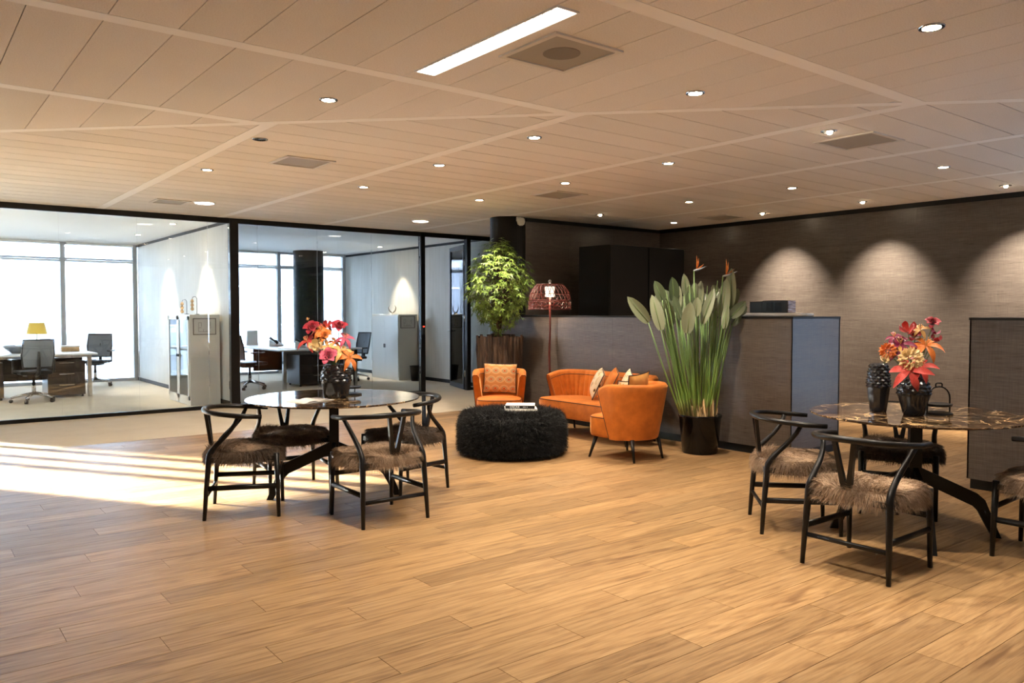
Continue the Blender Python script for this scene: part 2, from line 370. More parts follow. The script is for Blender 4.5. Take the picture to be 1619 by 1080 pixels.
NY = [-.74, .88, 2.50, 4.11, 5.72, 7.33, 8.94, 10.55]
FX = [-4.12, -2.54, -.96, .62, 2.20, 3.78, 5.36, 6.94, 8.70, XR]
for y in NY[1:]:
    p = clip([(-3, y - SW), (XR, y - SW), (XR, y + SW), (-3, y + SW)], 1, 1, DG - dh)
    if len(p) > 2: strip(p)
for x in FX[2:-1]:
    p = clip([(x - SW, YS), (x + SW, YS), (x + SW, YG), (x - SW, YG)], -1, -1, -(DG + dh))
    if len(p) > 2: strip(p)
gp = .0022
for a, b in zip(NY, NY[1:]):
    for k in range(-9, 32):
        x0 = .502 + k * SP
        p = clip([(x0 + gp, a + SW + gp), (x0 + SP - gp, a + SW + gp), (x0 + SP - gp, b - SW - gp), (x0 + gp, b - SW - gp)], 1, 1, DG - dh - gp)
        if p and seen(p): panel(p)
gp = .004
for a, b in zip(FX, FX[1:]):
    for k in range(-2, 37):
        y0 = .30 + k * SP
        if y0 > YG - .02: continue
        y1 = min(y0 + SP - gp, YG)
        p = clip([(a + SW + gp, y0 + gp), (b - SW - gp, y0 + gp), (b - SW - gp, y1), (a + SW + gp, y1)], -1, -1, -(DG + dh + gp))
        if p and seen(p, 40): panel(p)
MB().box(XL, -3.5, YS, YG, H, H + .01).build('ceiling_side_panel', 'ceiling_tile', ceiling)
MB().box(-3.5, XR, YS, -.76, H + .001, H + .01).build('ceiling_rear_panel', 'ceiling_tile', ceiling)

# right wall: wallpaper drops over a base
wr = struct('wall_right', MB().box(XR + .012, XR + .2, 2.852, YG, -.01, H + .1).box(XR + .012, XR + .2, YS - .2, 2.852, 2.6, H + .1), 'black_paint')
y = 3.805 - .953
while y < YB:
    y1 = min(y + .953, YB)
    MB().box(XR, XR + .012, y + .001, y1 - .001, .09, H - .055).build('wallpaper_panel', 'grasscloth', wr); y += .953
struct('trim_1', MB().box(XR - .012, XR + .012, 2.852, YB, H - .055, H - .001), 'black_paint')
struct('baseboard_right', MB().box(XR - .012, XR + .012, 2.852, YB, 0, .09), 'black_paint')
wb = struct('wall_back', MB().box(7.2, XR + .012, YB + .012, YB + .12, -.01, H), 'black_paint')
x = 7.2
while x < XR - .01:
    MB().box(x + .001, min(x + .953, XR) - .001, YB, YB + .012, .0, H - .055).build('wallpaper_panel', 'grasscloth', wb); x += .953
struct('trim_2', MB().box(7.3, XR, YB - .012, YB, H - .055, H - .001), 'black_paint')
# left and rear walls (rear wall has a row of tall windows on its right part)
struct('wall_left', MB().box(XL - .2, XL, YS, YW + .2, -.1, H + .1), 'white_paint')
struct('wall_front', MB().box(XL, XR + .2, YS - .25, YS, -.1, H + .1), 'white_paint')
for i in range(3):
    y0 = YS + i * 1.684; wd = struct('window_%d' % (i + 3), MB().box(XR + .05, XR + .13, y0, y0 + .07, 0, 2.6).box(XR + .05, XR + .13, y0 + 1.614, y0 + 1.684, 0, 2.6).box(XR + .05, XR + .13, y0, y0 + 1.684, 0, .08).box(XR + .05, XR + .13, y0, y0 + 1.684, 2.52, 2.6), 'window_frame')
    MB().box(XR + .085, XR + .095, y0 + .07, y0 + 1.614, .08, 2.52).build('pane', 'dimming_glass', wd)
# round black column beside the tree
COLX, COLY = 7.12, 9.2
struct('column_1', MB().lathe([(.262, 0), (.262, H)], 40, (COLX, COLY)), 'black_paint', smooth=False)

# glass partition wall towards the offices
gw = sroot('wall_glass')
MB().box(XL, XR, YG - .03, YG + .03, H - .075, H).build('head_rail', 'black_metal', gw)
MB().box(XL, 7.16, YG - .03, YG + .03, 0, .05).build('sill_rail', 'black_metal', gw)
MB().box(8.19, XR, YG - .03, YG + .03, 0, .05).build('sill_rail', 'black_metal', gw)
for x0, x1 in ((3.905, 4.03), (7.155, 7.235), (8.11, 8.19), (9.1, 9.16)):
    MB().box(x0, x1, YG - .045, YG + .045, 0, H - .01).build('post', 'black_metal', gw)
MB().box(7.16, 7.22, YG - .065, YG - .045, 1.02, 1.18).build('card_reader', 'black_plastic', gw)
MB().box(7.175, 7.205, YG - .069, YG - .065, 1.15, 1.17).build('reader_light', 'red_led', gw)
px = [XL] + [1.72 - .953 * k for k in range(10, 0, -1)] + [1.72, 2.66, 3.60, 3.905]
for a, b in list(zip(px, px[1:])) + [(4.03, 4.33), (4.33, 5.28), (5.28, 6.23), (6.23, 7.155), (8.19, 9.1), (9.16, XR)]:
    MB().box(a + .002, b - .002, YG - .006, YG + .006, .05, H - .075).build('pane', 'glass', gw)
# glass door standing open into the office
dr = sroot('door_1'); dr.location = (8.12, YG + .05, 0); dr.rotation_euler = (0, 0, R(72))
DW = .93; DH = 2.62
MB().box(0, .05, -.02, .02, .01, DH).box(DW - .05, DW, -.02, .02, .01, DH).box(0, DW, -.02, .02, .01, .09).box(0, DW, -.02, .02, DH - .07, DH).build('door_frame', 'black_metal', dr)
MB().box(.05, DW - .05, -.006, .006, .09, DH - .07).build('pane', 'glass', dr)
MB().tube([(DW - .03, .02, 1.05), (DW - .03, .06, 1.05), (DW - .16, .06, 1.05)], .009).tube([(DW - .03, -.02, 1.05), (DW - .03, -.06, 1.05), (DW - .16, -.06, 1.05)], .009).build('door_handle', 'chrome', dr, smooth=True)
for z in (.3, 1.3, 2.3): MB().tube([(-.015, 0, z - .06), (-.015, 0, z + .06)], .012).build('hinge', 'chrome', dr, smooth=True)

# office partitions
for nm, x in (('wall_partition_1', XP1), ('wall_partition_2', XP2)):
    wp = struct(nm, MB().box(x - .045, x + .045, YG + .05, YW, 0, H), 'pale_wallcover')
    MB().box(x - .05, x + .05, YG + .05, YW, H - .05, H - .002).build('top_trim', 'black_paint', wp)
    MB().box(x - .05, x + .05, YG + .05, YW, 0, .07).build('base_trim', 'black_paint', wp)
so = struct('trim_3', MB().box(XP1 - .055, XP1 - .045, 11.87, 11.97, .25, .37), 'black_plastic')
struct('wall_office_end', MB().box(XR, XR + .1, YG, YW, 0, H), 'pale_wallcover')
# dark round column in the second office
struct('column_2', MB().lathe([(.33, 0), (.33, H)], 40, (7.42, 16.95)), 'black_paint')

# facade windows behind the offices
def facade(name, x0, x1, mulls):
    wd = sroot(name)
    MB().box(x0, x1, YW - .02, YW + .06, 2.40, 2.48).build('transom', 'window_frame', wd)
    MB().box(x0, x1, YW - .02, YW + .06, 0, .06).build('bottom_rail', 'window_frame', wd)
    MB().box(x0, x1, YW - .02, YW + .06, H - .05, H).build('top_rail', 'window_frame', wd)
    xs = [x0] + mulls + [x1]
    for m in xs: MB().box(m - .04, m + .04, YW - .05, YW + .08, 0, H).build('mullion', 'window_frame', wd)
    for a, b in zip(xs, xs[1:]):
        MB().box(a + .04, b - .04, YW + .01, YW + .02, .06, 2.40).build('pane', 'window_glass', wd)
        MB().box(a + .04, b - .04, YW + .01, YW + .02, 2.48, H - .05).build('top_pane', 'window_glass', wd)
    return wd
facade('window_1', -6.0, XP1 - .08, [-5.0, -4.62, -4.2, -2.1, -.5, 1.08, 2.64])
struct('wall_sun_block', MB().box(XL, .9, YW + .12, YW + .3, 2.36, H + .1), 'white_paint')  # unseen lintel added to stop the sun through the upper panes
facade('window_2', XP1 + .12, XP2 - .1, [5.5, 7.0, 7.95])
facade('window_6', XP2 + .1, XR, [])
struct('wall_facade', MB().box(XL, -6.04, YW - .02, YW + .2, -.1, H + .1), 'white_paint')
# venetian blinds drawn up over the transoms
def blind(x0, x1, label):
    t = thing('venetian_blind', label, 'blind', ((x0 + x1) / 2, YW - .10, 2.42), 0, 'blinds over the office windows'); L = (x1 - x0) / 2
    MB().box(-L, L, -.03, .03, .31, .355).build('head_box', 'white_plastic', t)
    mb = MB()
    for i in range(9):
        z = .015 + i * .034; mb.add([(-L, -.022, z - .006), (L, -.022, z - .006), (L, .022, z + .006), (-L, .022, z + .006), (-L, -.022, z - .004), (L, -.022, z - .004), (L, .022, z + .008), (-L, .022, z + .008)],
                                    [(3, 2, 1, 0), (4, 5, 6, 7), (0, 1, 5, 4), (1, 2, 6, 5), (2, 3, 7, 6), (3, 0, 4, 7)])
    b = mb.build('slats', 'white_plastic', t); b['kind'] = 'stuff'
    for sx in (-.8, .8): MB().tube([(L * sx, 0, .0), (L * sx, 0, .32)], .003, 5).build('ladder_cord', 'white_plastic', t)
    MB().box(-L, L, -.022, .022, -.012, .006).build('bottom_bar', 'white_plastic', t)
blind(1.14, 2.58, 'white venetian blind over the window behind the yellow desk lamp'); blind(2.7, 3.9, 'white venetian blind on the window beside the glazed cabinet office wall')
blind(5.56, 6.94, 'white venetian blind left of the dark office column'); blind(8.0, 8.58, 'narrow white venetian blind between dark column and pale partition')

# outside: fins of the own facade, street and the building opposite
for i, x in enumerate((-.1, .82, 1.78, 2.38, 3.20, 3.98, 5.2, 6.1, 6.78, 8.3, 8.85)):
    s = struct('facade_fin.%03d' % i, MB().box(x - .09, x + .09, YW + .45, YW + .85, -.3, 4.2), 'fin_white')
struct('street_ground', MB().box(-60, 70, YW + .3, 60, -.6, -.3), 'asphalt')
ob = thing('opposite_building', 'pale stone office building across the street, seen through the windows', 'building', (0, 33, -.3))
MB().box(-14.1, 45, .3, 8, 0, 13).build('wall', 'stone_pale', ob)
MB().box(-14.1, 45, .05, .3, 0, .9).build('plinth', 'facade_grey', ob)
for z in (4.1, 7.6, 11.2): MB().box(-14.1, 45, 0, .3, z, z + .35).build('cornice', 'stone_pale', ob)
sky_block = thing('opposite_building', 'added unseen building past the street gap, blocks the bright sky', 'building', (-40, 33, -.3))  # out of view, added to keep bright sky out of the floor reflections
MB().box(-25, 18, .3, 8, 0, 13).build('wall', 'stone_pale', sky_block); MB().box(-25, 18, 0, .3, 4.1, 4.45).build('cornice', 'stone_pale', sky_block)
wm = {}
for fl, (z0, z1) in enumerate(((1.2, 3.7), (5.0, 7.1), (8.5, 10.7))):
    for k in range(20):
        x = -2 + k * 2.1
        key = fl
        if key not in wm:
            hh = z1 - z0; wm[key] = (MB().box(0, 1.5, 0, .25, 0, hh).mesh('window', 'facade_glass'),
                                     MB().box(-.06, 0, -.05, .2, -.06, hh + .06).box(1.5, 1.56, -.05, .2, -.06, hh + .06).box(0, 1.5, -.05, .2, -.06, 0).box(0, 1.5, -.05, .2, hh, hh + .06).box(.72, .78, -.04, .1, 0, hh).box(0, 1.5, -.04, .1, hh * .62, hh * .62 + .06).mesh('sash', 'fin_white'))
        o1 = put('window', wm[key][0], ob, (x, .18, z0)); put('sash', wm[key][1], o1, (0, 0, 0))

# ================================================================== ceiling fixtures
def spot(loc, target, energy, size=75, blend=.7, c=(1, .86, .70), rad=.03):
    d = bpy.data.lights.new('downlight_lamp', 'SPOT'); d.energy = energy; d.spot_size = R(size); d.spot_blend = blend; d.color = c; d.shadow_soft_size = rad
    o = bpy.data.objects.new('downlight_lamp', d); col.objects.link(o); o.location = loc
    o.rotation_euler = (Vector(target) - Vector(loc)).to_track_quat('-Z', 'Y').to_euler(); return o
ring_me = MB().lathe([(.058, -.006), (.060, -.002), (.060, 0), (.043, 0), (.043, -.006)], 20, cap0=False, cap1=False).mesh('ring', 'chrome_ring', True)
bulb_me = MB().lathe([(.040, -.003), (.040, 0)], 16).mesh('bulb', 'bulb_warm')
dark_me = MB().lathe([(.042, -.001), (.042, 0)], 16).mesh('bulb', 'black_metal')
tilt_me = MB().lathe([(.030, -.012), (.036, .0)], 16).mesh('lamp_capsule', 'bulb_warm')
OFFSCREEN = {(5.66, 1.75): 'downlight_right_table_offscreen', (2.3, 1.7): 'downlight_open_floor_offscreen'}   # next lamps of the ceiling grid, past the frame edge
def downlight(x, y, label, e=42, aim=None, lit=True, size=88):
    if lit: e *= 1.3
    t = thing('ceiling_downlight', label, 'downlight', (x, y, H), 0, 'recessed ceiling downlights')
    put('ring', ring_me, t); put('bulb', bulb_me if lit else dark_me, t, (0, 0, -.001))
    if lit or aim:
        l = spot((x, y, H - .025), aim or (x, y, 0), e, size, .7 if lit else 1.0); l.parent = t
        if (x, y) in OFFSCREEN: l.name = OFFSCREEN[(x, y)]
        l.matrix_parent_inverse = Matrix.Translation((-x, -y, -H))
    if aim and not lit:
        o_ = put('lamp_capsule', MB().lathe([(.019, -.010), (.022, .004)], 14).mesh('lamp_capsule', 'bulb_warm'), t, (.012, 0, -.006)); o_.rotation_euler = (0, R(-66), 0)
LB = 'lit recessed ceiling downlight '
for x, y, lb, e in [(2.25, 4.80, LB + 'above the left marble table, in the speckled panels', 50), (4.00, 4.83, LB + 'between the long tube light and the orange armchair', 60), (4.05, 6.28, LB + 'above the black fur pouf, lounge side', 55),
                    (4.10, 7.88, LB + 'before the door end of the glass wall', 45), (2.42, 7.86, LB + 'beside the air grille near the glass wall', 42), (5.69, 7.92, LB + 'above the orange armchair with the medallion cushion', 50),
                    (5.66, 6.32, LB + 'above the orange sofa and pouf', 55), (3.99, 3.24, LB + 'in the bare ceiling field behind the square grille', 70), (3.97, 1.80, LB + 'in the ceiling field above the right table chairs', 60),
                    (5.66, 4.90, LB + 'above the bird of paradise plant', 70), (7.84, 6.45, LB + 'above the black cabinet behind the counter', 40), (7.86, 5.03, LB + 'above the radio on the counter', 40),
                    (7.86, 3.43, LB + 'above the gap between the two counters', 34), (9.48, 8.09, LB + 'in the corner of the dark walls', 22), (5.66, 1.75, LB + 'above the right marble table', 40),
                    (2.3, 1.7, LB + 'over the open floor', 55)]:
    downlight(x, y, lb, e * (1.8 if x == 5.69 else 1), (5.98, 8.12, 1.2) if x == 5.69 else None)
LD = 'dark swivelled downlight '
downlight(2.33, 6.22, LD + 'near the end of the diagonal strip by the left table', 0, None, False)
downlight(5.62, 3.29, LD + 'beside the square grille above the right table', 90, (5.05, 2.35, .8), False, 50)
downlight(7.86, 8.05, LD + 'near the black column and white camera', 30, (7.0, 8.6, 1.7), False, 60)
for y, lb in ((6.56, 'before the wallpaper wall by the black cabinet'), (5.12, 'before the wallpaper wall above the radio'), (3.51, 'before the wallpaper wall above the vases')):
    downlight(9.53, y, LD + lb, 330, (XR + .03, y, 1.15), False, 74)
# white round lights and lights of the offices
for x, y, lb in ((3.11, 10.22, 'round white ceiling light before the glazed cabinet office'), (6.28, 10.26, 'round white ceiling light before the glass door')):
    t = thing('round_ceiling_light', lb, 'ceiling light', (x, y, H), 0, 'round white lights by the glass wall')
    MB().lathe([(.125, -.012), (.13, 0)], 28).build('rim', 'white_plastic', t); MB().lathe([(.11, -.015), (.11, -.011)], 28).build('diffuser', 'disc_light', t)
    l = spot((x, y, H - .03), (x, y, 0), 55, 140, .9, (1, .85, .66), .1)
for x, y, ax, lb in ((XP1 - .55, 13.0, XP1 - .03, 'above the glazed cream cabinet'), (XP1 - .55, 15.2, XP1 - .03, 'between glazed cabinet and facade window'), (XP2 - .6, 14.9, XP2 - .03, 'above the white tambour cabinet')):
    t = thing('ceiling_downlight', 'recessed office downlight washing the partition ' + lb, 'downlight', (x, y, H), 0, 'wall washing downlights in the offices')
    put('ring', ring_me, t); put('bulb', bulb_me, t, (0, 0, -.001)); spot((x, y, H - .03), (ax, y, .6), 75, 60, .6, (1, .86, .66))
# long louvred tube light
t = thing('tube_light_fixture', 'long louvred tube light set into the speckled ceiling', 'ceiling light', (2.436, 3.315, H)); L = .615
MB().box(-.068, -.060, -L, L, -.008, 0).box(.060, .068, -L, L, -.008, 0).box(-.06, .06, -L, -L + .01, -.008, 0).box(-.06, .06, L - .01, L, -.008, 0).build('frame', 'white_plastic', t)
MB().box(-.06, .06, -L + .01, L - .01, -.002, 0).build('diffuser', 'tube_light', t)
for i in range(19):
    yy = -L + .05 + i * .063; MB().box(-.06, -.02, yy, yy + .006, -.007, -.002).build('louvre_blade', 'chrome_ring', t)
ld = bpy.data.lights.new('tube_lamp', 'AREA'); ld.shape = 'RECTANGLE'; ld.size = .12; ld.size_y = 1.2; ld.energy = 26; ld.color = (1, .9, .75)
lo = bpy.data.objects.new('tube_lamp', ld); col.objects.link(lo); lo.location = (2.436, 3.315, H - .02)
# air grilles
def grille(x, y, s, label, round_core=False):
    t = thing('air_grille', label, 'air vent', (x, y, H), 0, 'square ceiling air grilles'); a = s / 2; b = a - .03
    MB().box(-a, a, -a, -b, -.010, 0).box(-a, a, b, a, -.010, 0).box(-a, -b, -b, b, -.010, 0).box(b, a, -b, b, -.010, 0).build('frame', 'vent_frame', t)
    MB().box(-b, b, -b, b, -.004, 0).build('perforated_plate', 'vent_grey', t)
    if round_core: MB().lathe([(.10, -.006), (.10, -.004)], 26, (.0, -.01)).build('core_disc', 'vent_dark', t)
grille(2.82, 3.19, .47, 'square perforated air grille with dark round core beside the tube light', True); grille(2.98, 6.93, .46, 'square white framed air grille near the glass wall side')
grille(6.13, 3.33, .50, 'square beige air grille above the right marble table'); grille(6.17, 7.0, .48, 'square grey air grille above the orange sofa'); grille(9.5, 7.2, .5, 'square grey air grille close to the dark wallpaper corner')
grille(2.75, 10.4, .4, 'square pale air grille next to the round white light')
# security camera on the column
t = thing('security_camera', 'white dome camera on the black column under the ceiling', 'camera', (COLX - .02, COLY - .30, H - .02))
MB().box(-.03, .03, -.0, .05, -.05, .01).build('bracket', 'white_plastic', t); MB().lathe([(.02, -.12), (.05, -.10), (.06, -.06), (.05, -.02), (.03, -.005)], 20, (0, -.03)).build('housing', 'white_plastic', t, smooth=True)
MB().lathe([(.012, -.126), (.02, -.118)], 12, (0, -.03)).build('lens', 'black_plastic', t)

# ================================================================== COUNTERS
def counter(name, label, x0, x1, y0, y1, seams, front_m, end_m):
    t = thing(name, label, 'counter', (x0, y0, 0)); L = y1 - y0; Wd = x1 - x0
    MB().box(.012, Wd - .012, .012, L - .012, .08, HC - .02).build('body', 'black_paint', t)
    ss = [0.0] + [s - y0 for s in seams] + [L]
    for a, b in zip(ss, ss[1:]): MB().box(0, .012, a + .001, b - .001, .08, HC - .02).build('front_panel', front_m, t)
    MB().box(.0, Wd, 0, .012, .08, HC - .02).build('end_panel', end_m, t); MB().box(.0, Wd, L - .012, L, .08, HC - .02).build('end_panel', end_m, t)
    MB().box(Wd - .012, Wd, .012, L - .012, .08, HC - .02).build('rear_panel', front_m, t)
    MB().box(-.006, Wd + .006, -.006, L + .006, HC - .02, HC).build('top', 'black_paint', t)
    MB().box(.02, Wd - .02, .02, L - .02, 0, .08).build('plinth', 'black_paint', t)
    MB().box(Wd - .008, Wd + .004, -.004, .012, .0, HC - .02).build('edge_trim', 'black_paint', t)
    return t
counter('reception_counter', 'long dark counter clad in woven wallpaper behind the orange sofa', XC, XC + .83, 4.26, 8.86, [5.05, 5.85, 6.64, 7.62], 'grasscloth', 'grasscloth')
counter('reception_counter', 'shorter dark counter beyond the right table, nothing standing on it', XC + .05, XC + .88, -.6, 2.72, [1.9, .95], 'grasscloth', 'grasscloth')
# tall black cabinet behind the counter
t = thing('tall_cabinet', 'tall matt black cabinet behind the long counter', 'cabinet', (7.95, 7.95, 0))
MB().box(0, 1.6, 0, .62, 0, 2.36).build('body', 'black_paint', t, bevel=.004)
for i in range(2): MB().box(.01 + i * .8, .79 + i * .8, -.014, -.001, .08, 2.34).build('door', 'black_paint', t)
# things on the counter
t = thing('white_tray', 'white low tray with rounded end on the counter under the radio', 'tray', (7.1, 4.69, HC))
MB().prism([(-.10, -.34), (-.06, -.37), (.06, -.37), (.10, -.34), (.10, .36), (-.10, .36)], 0, .036).build('body', 'white_laminate', t, bevel=.012)
t = thing('table_radio', 'black table radio with wood patterned end on the white tray', 'radio', (7.09, 4.67, HC + .036))
MB().box(-.07, .07, -.145, .145, 0, .125).build('body', 'black_plastic', t, bevel=.006)
MB().box(-.066, .066, -.150, -.145, .004, .121).build('end_plate', 'radio_side', t)
for yy in (-.04, .06): MB().box(-.076, -.07, yy - .035, yy + .035, .02, .105).build('speaker_cloth', 'black_paint', t)
t = thing('black_box', 'small black box behind the radio on the white tray', 'box', (7.09, 4.90, HC + .036))
MB().box(-.06, .06, -.075, .075, 0, .112).build('body', 'black_plastic', t, bevel=.005); MB().box(-.061, .061, -.076, .076, .112, .117).build('lid', 'black_paint', t)
t = thing('socket_outlet', 'black socket outlet low on the counter behind the lamp', 'socket', (XC - .014, 7.33, .30))
MB().box(0, .014, -.06, .06, -.04, .04).build('plate', 'black_plastic', t); MB().box(-.003, 0, -.03, .03, -.02, .02).build('insert', 'black_paint', t)
# ================================================================== WISHBONE CHAIRS AND TABLES
def strands(mb, roots, length, width, droop, lean=.5, rnd=.5, seg=3, seed=1, curl=0.0):
    rg = random.Random(seed)
    for p, nrm in roots:
        L = length * rg.uniform(.65, 1.25)
        d = (nrm + Vector((rg.uniform(-1, 1), rg.uniform(-1, 1), rg.uniform(-1, 1))) * rnd).normalized()
        side = d.cross(Vector((rg.uniform(-1, 1), rg.uniform(-1, 1), rg.uniform(-1, 1)))).normalized()
        q = Vector(p); vs = []; ph = rg.uniform(0, 6.28)
        for i in range(seg + 1):
            t_ = i / seg; w_ = width * (1 - t_ * .85) / 2
            cv = side.cross(d) * (math.sin(ph + t_ * 6) * curl)
            vs += [q - side * w_ + cv, q + side * w_ + cv]
            d = (d + Vector((0, 0, -droop))).normalized(); q = q + d * (L / seg)
        mb.add(vs, [(2 * i, 2 * i + 1, 2 * i + 3, 2 * i + 2) for i in range(seg)])
def fur_seat(mat, seed, n=15000):
    rg = random.Random(seed); mb = MB()
    A, B = .262, .245
    def top(u, v): return .462 + .030 * (1 - u * u) * (1 - v * v) + .010 * math.sin(5 * u + seed) * math.cos(4 * v)
    def se(a, k=3.2):
        c, s_ = math.cos(a), math.sin(a); r = (abs(c) ** k + abs(s_) ** k) ** (-1 / k); return c * r, s_ * r
    nr, na = 6, 36; vs = []; fs = []
    prof = [(0.0, None), (.35, None), (.7, None), (.93, None)]
    rings = []
    for rr, z in [(.02, 1), (.4, 1), (.75, 1), (.95, 1), (1.0, .443), (1.0, .400), (.93, .378)]:
        ring = []
        for k in range(na):
            cx, cy = se(2 * math.pi * k / na); u, v = cx * rr, cy * rr
            ring.append((u * A, v * B, top(u, v) if z == 1 else z))
        rings.append(ring)
    vv = [p for r_ in rings for p in r_]
    ff = [(i * na + k, i * na + (k + 1) % na, (i + 1) * na + (k + 1) % na, (i + 1) * na + k) for i in range(len(rings) - 1) for k in range(na)]
    ff = [f[::-1] for f in ff]; ff.append(tuple((len(rings) - 1) * na + k for k in range(na))); ff.append(tuple(range(na))[::-1])
    mb.add(vv, [f[::-1] for f in ff])
    roots = []
    for i in range(n):
        if rg.random() < .62:
            a = rg.uniform(0, 2 * math.pi); rr = math.sqrt(rg.random()); cx, cy = se(a); u, v = cx * rr, cy * rr
            nrm = Vector((u * .6 + .5 * math.sin(3 * v + seed), v * .6 + .55, .55)); roots.append((Vector((u * A, v * B, top(u, v) - .004)), nrm.normalized()))
        else:
            a = rg.uniform(0, 2 * math.pi); cx, cy = se(a); z = rg.uniform(.384, .462)
            roots.append((Vector((cx * A, cy * B, z)), Vector((cx, cy, -.15)).normalized()))
    strands(mb, roots, .046, .0030, .42, rnd=.30, seed=seed)
    return mb.mesh('fur_cover', mat)
FURS = [fur_seat('fur_umber', 1), fur_seat('fur_tan', 2)]
CH = {}
def chair_parts():
    for sx in (-1, 1):
        pts = [(sx * .245, -.245, 0), (sx * .238, -.232, .20), (sx * .230, -.215, .40)] + [tuple(p) for p in bez((sx * .230, -.215, .42), (sx * .226, -.212, .50), (sx * .212, -.06, .57), (sx * .266, -.02, .698), 9)]
        rad = [.0125, .0165, .0205] + [.0195, .0190, .0180, .0172, .0165, .0160, .0155, .015, .014]
        CH.setdefault('leg', []).append(MB().tube(pts, rad, 10).mesh('leg', 'black_wood', True))
    for sx in (-1, 1):
        CH['leg'].append(MB().tube([(sx * .235, .238, 0), (sx * .233, .232, .22), (sx * .230, .225, .44)], [.0125, .0165, .0195], 10).mesh('leg', 'black_wood', True))
    rail = []
    for i in range(25):
        a = R(188) + R(164) * i / 24; c, s_ = math.cos(a), math.sin(a)
        k = 2.3; r = (abs(c) ** k + abs(s_) ** k) ** (-1 / k)
        rail.append((.285 * c * r, .045 + .315 * s_ * r, .702 + .030 * max(0, -s_)))
    rail = [(-.272, .135, .698)] + rail + [(.272, .135, .698)]
    CH['top_rail'] = [MB().tube(rail, [.015] + [.0168] * 8 + [.0188] * 9 + [.0168] * 8 + [.015], 10).mesh('top_rail', 'black_wood', True)]
    y0 = -.222; mb = MB()
    def slat(pts, w0, th=.011):
        for (p, w1), (q, w2) in zip(pts, pts[1:]):
            p, q = Vector(p), Vector(q); mb.add([p + Vector((-w1, -th, 0)), p + Vector((w1, -th, 0)), p + Vector((w1, th, 0)), p + Vector((-w1, th, 0)), q + Vector((-w2, -th, 0)), q + Vector((w2, -th, 0)), q + Vector((w2, th, 0)), q + Vector((-w2, th, 0))],
                                             [(3, 2, 1, 0), (4, 5, 6, 7), (0, 1, 5, 4), (1, 2, 6, 5), (2, 3, 7, 6), (3, 0, 4, 7)])
    slat([((0, y0, .40), .026), ((0, y0 - .004, .46), .027), ((0, y0 - .008, .505), .033)], 0)
    for sx in (-1, 1): slat([((sx * .017, y0 - .006, .485), .016), ((sx * .036, y0 - .02, .60), .0125), ((sx * .056, y0 - .036, .725), .0125)], 0)
    CH['wishbone_splat'] = [mb.mesh('wishbone_splat', 'black_wood')]
    st = []
    for sx in (-1, 1): st.append(MB().tube([(sx * .238, -.232, .215), (sx * .233, .232, .215)], .0135, 8, 1.35).mesh('stretcher', 'black_wood', True))
    st.append(MB().tube([(-.233, .230, .29), (.233, .230, .29)], .013, 8, 1.3).mesh('stretcher', 'black_wood', True))
    st.append(MB().tube([(-.238, -.230, .165), (.238, -.230, .165)], .0115, 8, 1.2).mesh('stretcher', 'black_wood', True))
    CH['stretcher'] = st
    CH['seat_frame'] = [MB().box(-.225, .225, .205, .24, .392, .425).box(-.225, .225, -.235, -.20, .392, .425).box(-.245, -.215, -.21, .215, .392, .425).box(.215, .245, -.21, .215, .392, .425).mesh('seat_frame', 'black_wood')]
chair_parts()
def wishbone(x, y, heading, fur, label, group):
    t = thing('wishbone_chair', label, 'chair', (x, y, 0), heading - math.pi / 2, group)
    for k, L_ in CH.items():
        for me in L_: put(k, me, t)
    f = put('fur_cover', FURS[fur], t); f['label'] = 'shaggy fur seat cover'
    return t
g1 = 'black wishbone chairs around the left table'; g2 = 'black wishbone chairs around the right table'
wishbone(1.955, 5.575, math.atan2(-.42, .90), 0, 'black wishbone chair with brown fur seat on the window-light side of the flower table', g1)
wishbone(2.615, 4.84, R(90), 1, 'black wishbone chair with pale brown fur seat, its wishbone back to the open floor', g1)
wishbone(2.485, 6.02, R(263), 0, 'black wishbone chair with dark fur seat between marble table and glass wall', g1)
wishbone(3.20, 5.49, R(190), 0, 'black wishbone chair with dark fur seat on the pouf side of the marble table', g1)
wishbone(4.665, 2.94, math.atan2(-.72, .69), 1, 'black wishbone chair with tan fur seat between bird of paradise plant and two-vase table', g2)
wishbone(4.245, 2.22, R(0), 1, 'black wishbone chair with tan fur seat, wishbone back to the floor, before two vases', g2)
wishbone(5.62, 2.72, R(205), 0, 'black wishbone chair with dark fur seat behind the table with two vases', g2)
wishbone(5.22, 1.63, R(92), 1, 'black wishbone chair with tan fur beside the table foot, before the plain counter', g2)

TH = .764
def marble_table(x, y, r, angs, label):
    t = thing('marble_table', label, 'table', (x, y, 0), 0, 'round marble dining tables')
    MB().lathe([(r - .035, TH - .018), (r - .004, TH - .010), (r, TH - .006), (r - .002, TH)], 72).build('marble_top', 'brown_marble', t)
    MB().lathe([(.16, TH - .034), (.16, TH - .018)], 24).build('mount_plate', 'black_metal', t)
    MB().box(-.035, .035, -.035, .035, .27, TH - .034).build('post', 'black_metal', t, rz=angs[0])
    for a in angs:
        # flat steel leg: runs outward and down from the post, knee, then steeply to the foot
        P = [(.02, .43), (.36, .275), (.405, .235), (.50, 0)]; Q = [(.02, .34), (.335, .195), (.365, .165), (.45, 0)]
        prof = P + Q[::-1]; n = len(prof); mb = MB(); th = .014
        vs = [(px_, -th, pz) for px_, pz in prof] + [(px_, th, pz) for px_, pz in prof]
        fs = []
        for i in range(3): fs += [(i, i + 1, n - 2 - i, n - 1 - i), (n + n - 1 - i, n + n - 2 - i, n + i + 1, n + i)]
        fs += [((i + 1) % n, i, n + i, n + (i + 1) % n) for i in range(n)]
        mb.add(vs, fs).build('leg', 'black_metal', t, rz=a)
    return t
T1 = (2.625, 5.55); T2 = (5.11, 2.37)
